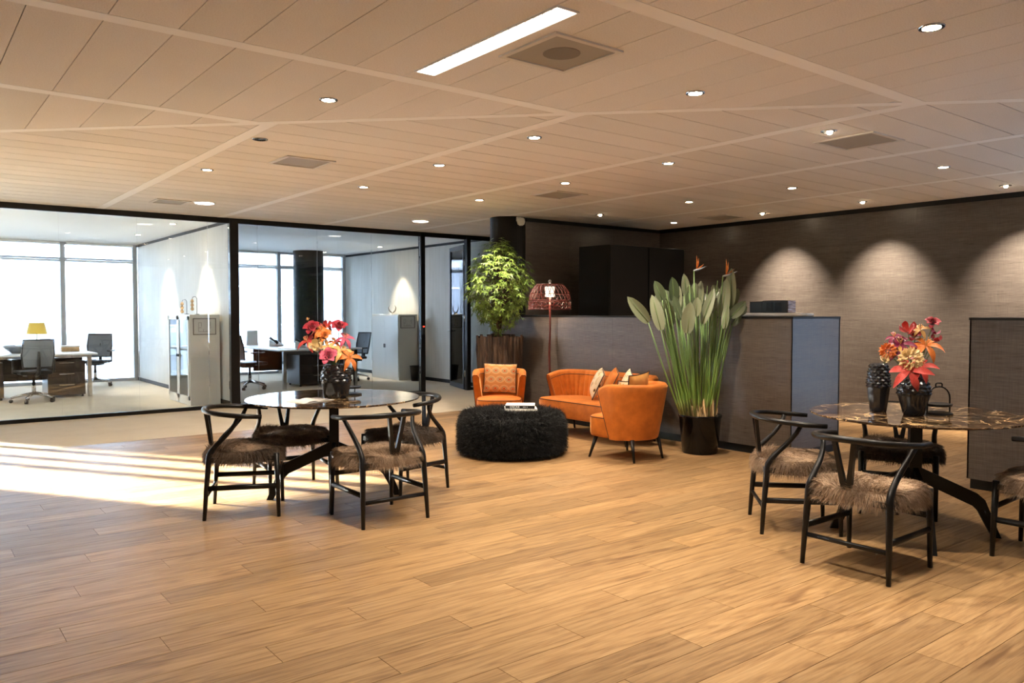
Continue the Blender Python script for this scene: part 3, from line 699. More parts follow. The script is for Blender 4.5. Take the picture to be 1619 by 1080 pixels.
marble_table(*T1, .645, [R(a) for a in (62, 152, 242, 332)], 'round brown marble table with one flower vase and a magazine')
marble_table(*T2, .63, [R(a) for a in (-52, 38, 128, 218)], 'round brown marble table with two black vases')

# ------------------------------------------------------------------ vases
def vase(x, y, kind, label):
    t = thing('black_vase', label, 'vase', (x, y, TH), 0, 'black ceramic vases with scaled shoulders')
    if kind == 'wide': low = [(.056, 0), (.062, .01), (.088, .105), (.094, .122)]; shoulder = [(.094, .122), (.097, .145), (.090, .185), (.072, .225), (.056, .250), (.053, .262)]; rows = 6; n = 13
    elif kind == 'mid': low = [(.084, 0), (.090, .012), (.108, .10), (.111, .118)]; shoulder = [(.111, .118), (.113, .14), (.106, .19), (.092, .225), (.080, .247), (.076, .254)]; rows = 6; n = 13
    else: low = [(.048, 0), (.052, .01), (.068, .140), (.070, .155)]; shoulder = [(.070, .155), (.071, .185), (.066, .24), (.059, .28), (.054, .300), (.052, .312)]; rows = 8; n = 11
    MB().lathe(low, 10 if kind == 'tall' else 24, cap1=False).build('lower_body', 'vase_glaze', t, smooth=kind != 'tall')
    rim = shoulder + [(shoulder[-1][0] - .010, shoulder[-1][1]), (shoulder[-1][0] - .014, shoulder[-1][1] - .1)]
    MB().lathe(rim, 26, cap0=False, cap1=True).build('shoulder', 'vase_glaze', t, smooth=True)
    mb = MB(); z0, z1 = shoulder[0][1] + .004, shoulder[-1][1] - .006
    def rad(z):
        for (r0, a), (r1, b) in zip(shoulder, shoulder[1:]):
            if a <= z <= b: return r0 + (r1 - r0) * (z - a) / (b - a)
        return shoulder[-1][0]
    for i in range(rows):
        z = z0 + (z1 - z0) * (i + .5) / rows; dz = (z1 - z0) / rows * .66; rr = rad(z)
        for k in range(n):
            th = 2 * math.pi * (k + .5 * (i % 2)) / n; w_ = math.pi / n * .98
            def P(dth, zz, ex): r_ = rad(zz) + ex; return (r_ * math.cos(th + dth), r_ * math.sin(th + dth), zz)
            c = P(0, z - dz * .12, .0085); ringp = [P(w_ * math.cos(a), z + dz * math.sin(a), -.001) for a in (0, R(60), R(120), R(180), R(240), R(300))]
            mb.add([c] + ringp, [(0, 1 + q, 1 + (q + 1) % 6) for q in range(6)])
    mb.build('scale_relief', 'vase_glaze', t)
    return t
V1 = (2.625, 5.51); V2 = (5.03, 2.345); V3 = (5.035, 2.575)
vase(*V1, 'mid', 'black scaled vase with orange and pink flowers on the left marble table')
vase(*V2, 'wide', 'bulbous black scaled vase holding a red and orange bouquet'); vase(*V3, 'tall', 'slim tall black scaled vase with a faceted foot, right table')

# ------------------------------------------------------------------ flowers
def petal_mesh(kind, mat):
    key = 'petal', kind, mat
    if key in CH_CACHE: return CH_CACHE[key]
    mb = MB()
    if kind == 'lily': n = 7; f = lambda t_: (.010 + .9 * t_, .34 * t_ - .62 * t_ ** 2.6, .155 * math.sin(math.pi * min(1, t_ * .93 + .05)) ** .9)
    elif kind == 'tulip': n = 6; f = lambda t_: (.10 + .34 * math.sin(t_ * 2.4), .78 * t_, .24 * math.sin(math.pi * min(1, t_ * .9 + .12)))
    else: n = 6; f = lambda t_: (.06 + .62 * t_, .42 * t_ + .22 * math.sin(3 * t_), .27 * math.sin(math.pi * min(1, t_ * .86 + .1)) ** .8)
    rows = [f(i / (n - 1)) for i in range(n)]
    vs = []
    for (a, z, w_) in rows: vs += [(a, -w_, z + w_ * .28), (a, 0, z), (a, w_, z + w_ * .28)]
    mb.add(vs, [(3 * i + j, 3 * i + j + 1, 3 * i + 4 + j, 3 * i + 3 + j) for i in range(n - 1) for j in (0, 1)])
    CH_CACHE[key] = mb.mesh('petal', mat, True); return CH_CACHE[key]
CH_CACHE = {}
def flower(u, v, dep, vbase, kind, mat, size, label, group, tilt=None, seed=0):
    """flower head seen at pixel u, v in the bouquet; stem runs down into the vase mouth"""
    rg = random.Random(seed); p = at_depth(u, v, dep)
    base = Vector((vbase[0], vbase[1], vbase[2])); out = (p - base); out.normalize()
    tocam = (Vector((0, 0, CAM_H)) - p); tocam.z = 0; tocam.normalize()
    ax = (out * .55 + tocam * (.75 if tilt is None else tilt) + Vector((0, 0, .35))).normalized()
    t = thing(kind_name[kind], label, 'flower', p, 0, group)
    q = ax.to_track_quat('Z', 'Y')
    np_ = {'lily': 6, 'tulip': 6, 'peony': 7, 'pom': 0, 'bud': 3}[kind]
    for k in range(np_):
        o_ = put('petal', petal_mesh('tulip' if kind == 'bud' else kind, mat), t)
        o_.rotation_mode = 'QUATERNION'; o_.rotation_quaternion = q @ Vector((0, 0, 1)).rotation_difference(Vector((0, 0, 1))) @ Matrix.Rotation(2 * math.pi * k / np_ + rg.uniform(-.15, .15), 3, 'Z').to_quaternion() @ Matrix.Rotation(rg.uniform(-.15, .2) + (.25 if k % 2 else 0), 3, 'Y').to_quaternion()
        o_.scale = (size,) * 3
    if kind == 'peony':
        for k in range(5):
            o_ = put('petal', petal_mesh('tulip', mat), t); o_.rotation_mode = 'QUATERNION'
            o_.rotation_quaternion = q @ Matrix.Rotation(2 * math.pi * k / 5 + .3, 3, 'Z').to_quaternion(); o_.scale = (size * .7,) * 3
    mb = MB()
    if kind in ('lily', 'peony'):
        for k in range(6):
            a = k * 1.05; e = Vector((.16 * math.cos(a), .16 * math.sin(a), .42)) * size
            mb.tube([(0, 0, 0), tuple(e * .6), tuple(e)], [.0012, .0010, .003], 5)
        mb.xf(q.to_matrix().to_4x4()); mb.build('stamens', 'seed_dark' if kind == 'peony' else 'petal_peach', t)
    if kind == 'pom':
        for i in range(70):
            z = 1 - 2 * (i + .5) / 70
            if z < -.55: continue
            a = i * 2.39996; rr = math.sqrt(1 - z * z); d = Vector((rr * math.cos(a), rr * math.sin(a), z)); s_ = d.orthogonal().normalized() * .17; k_ = d.cross(s_)
            mb.add([d * .35, d * .85 + s_, d * 1.05, d * .85 - s_, d * .8 + k_], [(0, 1, 2), (0, 2, 3), (0, 1, 4), (0, 4, 3), (1, 2, 4), (2, 3, 4)])
        mb.xf(q.to_matrix().to_4x4() @ Matrix.Scale(size * .55, 4)); mb.build('flower_head', mat, t)
    e = base - p
    MB().tube([(0, 0, 0)] + [tuple(x) for x in bez(-ax * .01, -ax * size * .7, e * .6 + Vector((0, 0, .03)), e, 8)], .0028, 6).build('stem', 'stem_green', t, smooth=True)
    return t
kind_name = {'lily': 'lily', 'tulip': 'tulip', 'peony': 'peony', 'pom': 'pompom_flower', 'bud': 'flower_bud'}
D1 = depth_of((V1[0], V1[1], TH + .3)); B1 = (V1[0], V1[1], TH + .17)
gf = 'flowers in the vase on the left table'
for i, (u, v, dd, k, m_, s_, lb) in enumerate([
    (494, 522, .03, 'peony', 'petal_crimson', .075, 'dark crimson bloom topmost by the dark column side of the left bouquet'), (486, 540, -.02, 'lily', 'petal_coral', .085, 'coral red lily hanging out toward the telephone in the left bouquet'),
    (508, 523, .0, 'lily', 'petal_orange', .080, 'yellow orange lily high in the left bouquet'), (517, 518, .06, 'tulip', 'petal_coral', .06, 'upright coral tulip at the top of the left bouquet'),
    (514, 535, -.05, 'peony', 'petal_orange', .070, 'orange bloom in the middle of the left bouquet'), (536, 520, .02, 'peony', 'petal_crimson', .075, 'wide red bloom toward the office chair in the left bouquet'),
    (546, 535, -.02, 'lily', 'petal_pink', .080, 'pink lily below the red bloom in the left bouquet'), (503, 552, -.09, 'tulip', 'petal_cream', .085, 'cream striped tulip drooping over the rim of the left vase'),
    (519, 548, -.10, 'lily', 'petal_peach', .070, 'peach lily above the pink bloom in the left bouquet'), (520, 566, -.12, 'peony', 'petal_pink', .078, 'pink open bloom lowest over the rim of the left vase'),
    (540, 556, -.07, 'lily', 'petal_peach', .085, 'pale yellow lily on the chair side of the left bouquet'), (553, 565, -.08, 'lily', 'petal_orange', .095, 'large orange lily drooping beside the left vase'),
    (500, 536, .04, 'peony', 'petal_crimson', .060, 'deep red bloom behind the coral lily of the left bouquet'), (530, 541, .0, 'lily', 'petal_orange', .065, 'small orange lily between pink lily and orange bloom'), (526, 557, .0, 'peony', 'petal_peach', .055, 'peach bloom filling the core of the left bouquet'),
    (524, 523, .08, 'bud', 'petal_magenta', .045, 'dark closed bud at the back of the left bouquet'), (487, 506, .06, 'bud', 'petal_peach', .022, 'tiny pale bud above the crimson bloom')]):
    flower(u, v, D1 + dd, B1, k, m_, s_ * 1.25, lb, gf, seed=i)
D2 = depth_of((V2[0], V2[1], TH + .3)); B2 = (V2[0], V2[1], TH + .19)
gf = 'flowers in the vases on the right table'
for i, (u, v, dd, k, m_, s_, lb) in enumerate([
    (1474, 513, .0, 'peony', 'petal_crimson', .050, 'dark red ruffled bloom topmost in the right bouquet'), (1436, 525, .03, 'tulip', 'petal_coral', .068, 'reddish tulip standing above the purple lily'),
    (1455, 521, .02, 'lily', 'petal_peach', .060, 'spidery yellow bloom below the topmost red one'), (1464, 546, -.04, 'lily', 'petal_orange', .098, 'large orange lily on the stand side of the right bouquet'),
    (1424, 544, .0, 'lily', 'petal_magenta', .085, 'purple magenta lily on the slim vase side'), (1404, 555, .0, 'pom', 'petal_orange', .075, 'orange pompom bloom above the slim vase'),
    (1440, 568, -.10, 'pom', 'petal_cream', .105, 'cream round bloom in the middle of the right bouquet'), (1438, 586, -.12, 'lily', 'petal_coral', .115, 'coral red lily spreading over the bulbous vase rim'),
    (1455, 580, -.08, 'lily', 'petal_coral', .09, 'coral red lily drooping on the stand side of the bulbous vase'), (1425, 556, -.05, 'bud', 'petal_peach', .035, 'small yellowish bud between purple lily and cream bloom'),
    (1446, 533, .04, 'peony', 'petal_crimson', .055, 'wine red bloom filling the back of the right bouquet'), (1414, 533, .02, 'lily', 'petal_magenta', .06, 'narrow violet lily spreading above the slim vase'), (1452, 555, .0, 'peony', 'petal_coral', .055, 'coral bloom tucked behind the cream round one'), (1416, 562, .02, 'peony', 'petal_magenta', .05, 'burgundy bloom between the pompom and cream bloom'),
    (1480, 540, .05, 'bud', 'petal_crimson', .05, 'dark red bud at the stand side edge of the bouquet'), (1478, 528, .04, 'bud', 'petal_magenta', .04, 'thin wine coloured bud under the topmost bloom')]):
    flower(u, v, D2 + dd, B2, k, m_, s_ * 1.3, lb, gf, seed=40 + i)
flower(1399, 571, depth_of((V3[0], V3[1], TH + .3)), (V3[0], V3[1], TH + .24), 'tulip', 'petal_cream', .062, 'peach tulip in the mouth of the slim tall vase', gf, seed=61)
# broad green leaves in the bouquets
# ------------------------------------------------------------------ arch handled stands, magazine, books
def arch_stand(x, y, rz, label, base=True):
    t = thing('serving_stand', label, 'stand', (x, y, TH), rz, 'black arch handled stands on the marble tables')
    pts = [(-.078, 0, .0)] + [(-.078, 0, .10)] + [(-.078 * math.cos(R(a)), 0, .10 + .075 * math.sin(R(a))) for a in range(0, 181, 15)][1:-1] + [(.078, 0, .10), (.078, 0, .0)]
    MB().tube(pts, .0048, 8).build('arch', 'black_metal', t, smooth=True)
    MB().tube([(-.022, 0, .172), (-.022, 0, .192), (-.014, 0, .197), (.014, 0, .197), (.022, 0, .192), (.022, 0, .172)], .005, 8).build('handle', 'black_metal', t, smooth=True)
    MB().lathe([(.074, .052), (.080, .062), (.080, .068), (.074, .066)], 28).build('tray', 'black_metal', t, smooth=True)
    MB().lathe([(.085, 0), (.085, .010), (.070, .014)], 28).build('foot_disc', 'black_metal', t)
    return t
arch_stand(5.20, 2.27, -YAW + R(8), 'black arch handled stand behind the bulbous vase'); arch_stand(2.805, 5.63, -YAW + R(78), 'black arch handled stand beside the flower vase, left table')
t = thing('magazine', 'open white magazine lying on the left marble table', 'magazine', (2.37, 5.42, TH), R(20))
for sx in (-1, 1): MB().grid(lambda a, b: (sx * a * .15, (b - .5) * .20, .002 + .010 * math.sin(math.pi * min(1, a + .12))), 7, 3).build('page', 'paper', t)
MB().box(-.15, .15, -.1, .1, 0, .002).build('cover', 'paper', t)
for k in range(4): MB().box(.03, .12, -.07 + k * .035, -.052 + k * .035, .0125, .013).build('print_block', 'picture_line', t)
# ================================================================== LOUNGE
# fur pouf
PX, PY, PR, PH = 4.865, 6.22, .505, .43
t = thing('fur_pouf', 'round black shaggy fur pouf with two books on top', 'pouf', (PX, PY, 0))
prof = [(PR - .07, .012), (PR - .015, .05), (PR, .14), (PR, .30), (PR - .03, .385), (PR - .12, PH - .02), (.02, PH)]
MB().lathe(prof, 40).build('body', 'fur_black', t, smooth=True)
rg = random.Random(5); roots = []
for i in range(34000):
    a = rg.uniform(0, 2 * math.pi)
    if rg.random() < .70:
        z = rg.uniform(.03, .40); r_ = PR - (.03 * max(0, (z - .3) / .1)) - (.05 * max(0, (.06 - z) / .06)); roots.append((Vector((r_ * math.cos(a), r_ * math.sin(a), z)), Vector((math.cos(a), math.sin(a), .35))))
    else:
        rr = math.sqrt(rg.random()) * (PR - .03); z = PH - .02 * (rr / PR) ** 3 - .02
        if abs(math.cos(a) * rr - .07) < .17 and abs(math.sin(a) * rr + .06) < .15: continue
        roots.append((Vector((rr * math.cos(a), rr * math.sin(a), z)), Vector((math.cos(a) * .5, math.sin(a) * .5, .8))))
mb = MB(); strands(mb, roots, .062, .0055, .26, rnd=.55, seed=9, curl=.006)
o = mb.build('fur', 'fur_black', t); o['kind'] = 'stuff'
def text_mesh(s, size, ext=.0006):
    cu = bpy.data.curves.new('lettering', 'FONT'); cu.body = s; cu.size = size; cu.extrude = ext; cu.align_x = 'LEFT'; cu.align_y = 'CENTER'
    ob_ = bpy.data.objects.new('tmp', cu); col.objects.link(ob_); dg = bpy.context.evaluated_depsgraph_get(); dg.update()
    me = bpy.data.meshes.new_from_object(ob_.evaluated_get(dg)); bpy.data.objects.remove(ob_); me.materials.clear(); return me
def book(x, y, z, rz, w_, d_, h_, spine, label, title=None, cover=None):
    t = thing('book', label, 'book', (x, y, z), rz)
    MB().box(-w_ / 2 + .004, w_ / 2 - .003, -d_ / 2 + .004, d_ / 2 - .003, .003, h_ - .003).build('pages', 'paper', t)
    MB().box(-w_ / 2, w_ / 2, -d_ / 2, d_ / 2, 0, .003).box(-w_ / 2, w_ / 2, -d_ / 2, -d_ / 2 + .003, .003, h_ - .003).build('spine_cover', spine, t)
    MB().box(-w_ / 2, w_ / 2, -d_ / 2, d_ / 2, h_ - .003, h_).build('front_cover', cover or spine, t)
    for x0 in ((-.09, -.045, .0, .05) if spine == 'paper' else (.03, .045, .065)): MB().box(x0, x0 + (.03 if spine == 'paper' else .011), -d_ / 2 - .0006, -d_ / 2, h_ * .42, h_ * .58).build('spine_mark', 'picture_line' if spine == 'paper' else 'ink_white', t)
    if title:
        for s_, x0, sz in title:
            me = text_mesh(s_, sz); me.materials.append(M['ink_white' if spine == 'book_black' else 'picture_line']); o_ = put('spine_lettering', me, t, (x0, -d_ / 2 - .0008, h_ / 2)); o_.rotation_euler = (R(90), 0, 0)
    return t
bz = PH + .003
book(PX + .07, PY - .05, bz, -YAW + R(2), .32, .25, .020, 'paper', 'white covered book under the black book on the fur pouf', [])
book(PX + .075, PY - .04, bz + .0205, -YAW + R(-3), .29, .23, .034, 'book_black', 'black book with white lettering on its spine, upper of two on the pouf', [('OSCAR', -.10, .030)], 'paper')

# cocktail chairs and sofa
def cocktail(name, label, cat, x, y, heading, e, velvet, inner=None, ribs=0, aw=.31, wing=.17, Hb=.735, seat_d=.30):
    t = thing(name, label, cat, (x, y, 0), heading - math.pi / 2)
    a = aw - .035
    # plan path of the back: left wing -> around -> right wing   (front is +y)
    def path(s):
        La = math.pi / 2 * a; tot = 2 * wing + 2 * La + 2 * e; d = s * tot; yb = -.02
        if d < wing: return Vector((-(a + e), yb + wing - d, 0)), Vector((-1, 0, 0))
        d -= wing
        if d < La: th = d / a; return Vector((-e - a * math.cos(th), yb - a * math.sin(th), 0)), Vector((-math.cos(th), -math.sin(th), 0))
        d -= La
        if d < 2 * e: return Vector((-e + d, yb - a, 0)), Vector((0, -1, 0))
        d -= 2 * e
        if d < La: th = d / a; return Vector((e + a * math.sin(th), yb - a * math.cos(th), 0)), Vector((math.sin(th), -math.cos(th), 0))
        d -= La; return Vector((a + e, yb + d, 0)), Vector((1, 0, 0))
    NS = 61 if e == 0 else 241; z0 = .205
    def topz(s):
        k = min(s, 1 - s) / .16
        return Hb - (.055 * (1 - min(1, k)) ** 2) - .0
    def wingcut(s, h):   # wings lean back towards their top
        return 0
    nprof = 13
    def fn(i, j):
        s = i; p, n_ = path(s); zt = topz(s)
        if j <= .5:   # outer surface upwards
            k = j / .5; z = z0 + (zt - .03 - z0) * k; o0 = -.004 - .06 * max(0, -n_.y); off = o0 + (.040 - o0) * k ** .9
        elif j < .67:
            k = (j - .5) / .17; an = k * math.pi; z = zt - .03 + .03 * math.sin(an); off = .040 - .038 * (1 - math.cos(an)) + .0
        else:
            k = (j - .67) / .33; z = zt - .03 - (zt - .03 - .36) * k; off = -.036 - .040 * k
            if ribs and .06 < s < .94: off -= (.022 * abs(math.sin(s * ribs * math.pi)) ** .7 - .006) * min(1, 4 * k)
        endf = min(1, min(s, 1 - s) / .03)
        q = p + n_ * off
        f_ = (z - z0) / (Hb - z0)
        side = abs(n_.x) if True else 0
        if min(s, 1 - s) < .22: q.y -= (.13 * (1 - f_) + .02) * (1 - min(s, 1 - s) / .22)
        if endf < 1: # rounded wing edge
            q = q + n_ * (-.0 if off > -.02 else .0)
        return (q.x, q.y, z)
    mb = MB().grid(fn, NS, 19)
    nu = NS
    for i0 in (0, nu - 1):
        mb.f.append(tuple(j * nu + i0 for j in range(19)) if i0 else tuple(j * nu for j in range(19))[::-1])
    mb.build('backrest', velvet, t, smooth=True)
    # piping along outer/inner edge of back
    def edge(j, off=.0): return [Vector(fn(i / (NS - 1), j)) for i in range(NS)]
    MB().tube([p + Vector((0, 0, .002)) for p in edge(.70)], .0035, 6).build('back_piping', 'piping_black', t, smooth=True)
    for i0 in (0, 1): MB().tube([Vector(fn(i0, j / 18)) for j in range(0, 11)], .0035, 6).build('wing_piping', 'piping_black', t, smooth=True)
    # seat block
    wS = a + e - .014; f0 = .275
    def plan(k=40):
        pts = []
        for i in range(k):
            th = 2 * math.pi * i / k; c, s_ = math.cos(th), math.sin(th); ex = 5 if e == 0 else 9
            r_ = (abs(c) ** ex + abs(s_) ** ex) ** (-1 / ex); qx, qy = wS * c * r_, .055 + f0 * s_ * r_
            if qy < -.02:
                cx_ = max(-e, min(e, qx)); dv = Vector((qx - cx_, qy + .02)); lim = a - .075
                if dv.length > lim and abs(qy + .02) > .02: dv *= max(lim, 0) / dv.length if abs(qx) > e else lim / dv.length; qx, qy = cx_ + dv.x, -.02 + dv.y
            pts.append((qx, qy))
        return pts
    P = plan(); vs = []; lay = [(.88, .205), (.97, .212), (1.0, .24), (1.0, .385), (.975, .405), (.9, .415), (.5, .425), (.05, .428)]
    nP = len(P)
    for k_, z in lay: vs += [(x_ * k_, .055 + (y_ - .055) * k_, z) for x_, y_ in P]
    fs = [(i * nP + k, i * nP + (k + 1) % nP, (i + 1) * nP + (k + 1) % nP, (i + 1) * nP + k) for i in range(len(lay) - 1) for k in range(nP)]
    fs += [tuple(range(nP))[::-1], tuple((len(lay) - 1) * nP + k for k in range(nP))]
    MB().add(vs, fs).build('seat', inner or velvet, t, smooth=True)
    ring = [Vector((x_ * .992, .055 + (y_ - .055) * .992, .396)) for x_, y_ in P]; MB().tube(ring + [ring[0]], .0035, 6, cap=False).build('seat_piping', 'piping_black', t, smooth=True)
    for sx in (-1, 1):
        for yf, yt in ((.28, .24), (-.235, -.19)):
            MB().tube([(sx * (wS - .03 + (.02 if yf > 0 else -.05)), yf, 0), (sx * (wS - .07 - (0 if yf > 0 else .03)), yt, .21)], [.011, .021], 10).build('leg', 'black_wood', t, smooth=True)
    return t
A1 = (5.63, 7.44); A1H = math.atan2(-.79, -.615); A2 = (5.605, 5.31)
cocktail('cocktail_armchair', 'orange velvet cocktail armchair by the tree pot, medallion cushion on it', 'armchair', *A1, A1H, 0, 'orange_velvet')
cocktail('cocktail_armchair', 'orange velvet cocktail armchair turned with its round back to the room', 'armchair', *A2, R(92), 0, 'orange_velvet', 'orange_velvet', aw=.335)
SO = (6.28, 6.45)
cocktail('cocktail_sofa', 'orange velvet two seat sofa with ribbed back against the counter', 'sofa', *SO, R(180), .46, 'orange_velvet', 'orange_velvet', 26, Hb=.72)
# cushions
def cushion(name, label, loc, rot, w_, h_, th, mat, pipe=None):
    t = thing(name, label, 'cushion', Vector(loc) + Vector((0, 0, .006 + w_ / 2 * abs(math.sin(rot[1])) * .9))); t.rotation_euler = rot
    def f(a, b, s_):
        u, v = 2 * a - 1, 2 * b - 1; k = (1 - abs(u) ** 2.6) * (1 - abs(v) ** 2.6); pin = 1 - .07 * (1 - abs(u) ** 2) * abs(v) ** 4 - .0; pin2 = 1 - .07 * (1 - abs(v) ** 2) * abs(u) ** 4
        return (u * w_ / 2 * pin2, s_ * th / 2 * max(0, k) ** .55, v * h_ / 2 * pin + h_ / 2)
    MB().grid(lambda a, b: f(a, b, -1), 15, 15).build('front', mat, t, smooth=True)
    MB().grid(lambda a, b: f(1 - a, b, 1), 15, 15).build('back', mat, t, smooth=True)
    ed = [f(i / 12, 0, 0) for i in range(13)] + [f(1, i / 12, 0) for i in range(1, 13)] + [f(1 - i / 12, 1, 0) for i in range(1, 13)] + [f(0, 1 - i / 12, 0) for i in range(1, 13)]
    MB().tube(ed, .005, 6, cap=False).build('piping', pipe or 'piping_black', t, smooth=True); return t
h1 = Vector((math.cos(A1H), math.sin(A1H), 0))
c1 = Vector((*A1, .432)) - h1 * .06
cushion('patterned_cushion', 'square peach cushion with medallion rows leaning in the armchair by the tree pot', c1, (R(-14), R(2), A1H + math.pi / 2), .40, .36, .13, 'medallion_fabric')
cushion('patterned_cushion', 'spotted cream cushion leaning on the orange sofa', (6.21, 6.48, .432), (R(-24), R(10), R(-132)), .36, .32, .12, 'speckle_fabric')
cushion('velvet_cushion', 'plain orange velvet cushion leaning behind the spotted sofa cushion', (6.21, 6.27, .432), (R(-24), R(10), R(-132)), .36, .34, .11, 'orange_velvet')
cushion('patterned_cushion', 'spotted cream cushion with dark edge at the far sofa end', (6.20, 6.05, .432), (R(-24), R(10), R(-132)), .34, .34, .09, 'speckle_fabric')
cushion('velvet_cushion', 'gold velvet cushion standing in the round backed orange armchair', (5.62, 5.26, .432), (R(12), R(-6), R(3)), .30, .385, .09, 'gold_velvet')
cushion('patterned_cushion', 'spotted cushion half hidden by the back of the round armchair', (5.58, 5.40, .432), (R(10), R(4), R(8)), .30, .30, .09, 'speckle_fabric')

# floor lamp with woven shade
LX, LY = 6.43, 7.46
t = thing('floor_lamp', 'dark red floor lamp with a woven dome shade before the counter', 'floor lamp', (LX, LY, 0))
MB().lathe([(.16, 0), (.16, .018), (.15, .026), (.025, .03)], 32).build('base', 'lamp_red', t)
MB().tube([(0, 0, .02), (.004, 0, .5), (-.006, .002, .9), (.004, 0, 1.2), (0, 0, 1.80)], [.016, .013, .015, .012, .010], 10).build('pole', 'lamp_red', t, smooth=True)
def dome(tt, ex=0):   # tt 0 bottom .. 1 top
    z = 1.445 + .315 * tt; r_ = .262 * (1 - max(0, (tt - .12)) ** 2.6 * .95) ** .5 if tt > .12 else .262 + .0; return max(r_, .02) + ex, z
rings_ = [0, .13, .27, .5, 1]
sh = bpy.data.objects.new('shade', None); 
mb = MB()
for tt, w_ in ((0, .012), (.14, .008), (.30, .008), (.36, .007), (.60, .006), (.97, .012)):
    r_, z = dome(tt); mb.tube([(r_ * math.cos(2 * math.pi * k / 36), r_ * math.sin(2 * math.pi * k / 36), z) for k in range(37)], w_ * .62, 6, cap=False)
shade = mb.build('shade', 'lamp_red', t, smooth=True)
mb = MB(); nn = 26
for k in range(nn):
    for dr_ in (-1, 1):
        for a, b in ((0.0, .14), (.14, .30)):
            pts = []
            for i in range(4):
                q = i / 3; tt = a + (b - a) * q; r_, z = dome(tt); th = 2 * math.pi * (k + dr_ * (.5 * q)) / nn; pts.append((r_ * math.cos(th), r_ * math.sin(th), z))
            mb.tube(pts, .0042, 5)
        pts = []
        for i in range(8):
            q = i / 7; tt = .36 + .62 * q; r_, z = dome(tt); th = 2 * math.pi * (k + dr_ * 1.1 * q) / nn; pts.append((r_ * math.cos(th), r_ * math.sin(th), z))
        mb.tube(pts, .0038, 5)
wv_ = mb.build('woven_cane', 'lamp_red', shade); wv_['kind'] = 'stuff'
MB().lathe([(.012, 1.76), (.022, 1.775), (.024, 1.79), (.012, 1.81)], 14).build('finial', 'chrome', t, smooth=True)
MB().lathe([(.060, 1.60), (.060, 1.72), (.05, 1.725)], 20).build('bulb_cover', 'lamp_bulb', t)
pl = bpy.data.lights.new('floor_lamp_bulb', 'POINT'); pl.energy = 5; pl.color = (1, .75, .5); pl.shadow_soft_size = .05
po = bpy.data.objects.new('floor_lamp_bulb', pl); col.objects.link(po); po.location = (LX, LY, 1.55)

# maple tree in a bark pot
TX, TY = 6.36, 8.40; TPH = 1.10
t = thing('bark_planter', 'tall round planter clad in dark bark under the maple', 'planter', (TX, TY, 0))
MB().lathe([(.245, 0), (.265, TPH - .03), (.25, TPH - .03), (.25, TPH - .06)], 28).build('body', 'soil', t)
MB().lathe([(.02, TPH - .062), (.25, TPH - .06)], 28, cap0=True, cap1=False).build('soil_surface', 'soil', t)
rg = random.Random(3); nb = 26
for k in range(nb):
    a = 2 * math.pi * k / nb; w_ = 2 * math.pi / nb * .97 * .5; mb = MB(); ph = rg.uniform(0, 6)
    r0 = [.262 + rg.uniform(-.004, .012) for _ in range(7)]; zt = TPH + rg.uniform(-.03, .012)
    vs = []
    for i in range(7):
        z = zt * i / 6; rr = r0[i] + .025 * z
        for da, ex in ((-w_, .002), (-w_ * .3, .018 + .008 * math.sin(i * 2 + ph)), (w_ * .4, .014), (w_, .0)):
            vs.append(((rr + ex) * math.cos(a + da), (rr + ex) * math.sin(a + da), z))
    fs = [(i * 4 + j, i * 4 + j + 1, i * 4 + 5 + j, i * 4 + 4 + j) for i in range(6) for j in range(3)]
    mb.add(vs, fs).build('bark_strip', 'bark', t)
t = thing('maple_tree', 'bushy green maple with hand shaped leaves in the bark planter', 'tree', (TX, TY, TPH - .06))
FZ = 1.76; FRX, FRZ = .45, .63
trunk_pts = [(0, 0, 0), (.01, .01, .2), (-.01, .02, .45), (.0, 0, .75), (.01, 0, 1.15)]
MB().tube(trunk_pts, [.026, .022, .02, .015, .007], 8).build('trunk', 'bark_twig', t, smooth=True)
MB().tube([(-.06, -.05, 0), (-.09, -.06, .3), (-.16, -.10, .6)], [.016, .012, .006], 7).build('trunk', 'bark_twig', t, smooth=True)
def maple_mesh(mat):
    lob = [(-140, .32), (-118, .14), (-96, .62), (-74, .24), (-52, .88), (-27, .28), (0, 1.0), (27, .28), (52, .88), (74, .24), (96, .62), (118, .14), (140, .32)]
    vs = [(0, 0, 0)]
    for a, r_ in lob: vs.append((r_ * math.sin(R(a)), r_ * math.cos(R(a)), -.16 * r_ * r_ + (.04 if r_ < .3 else 0)))
    return MB().add(vs, [(0, i, i + 1) for i in range(1, len(lob))]).mesh('leaf', mat)
ml = [maple_mesh('maple_leaf'), maple_mesh('maple_leaf')]
rg = random.Random(11); tips = []
camdir = (Vector((0, 0, CAM_H)) - Vector((TX, TY, FZ))).normalized()
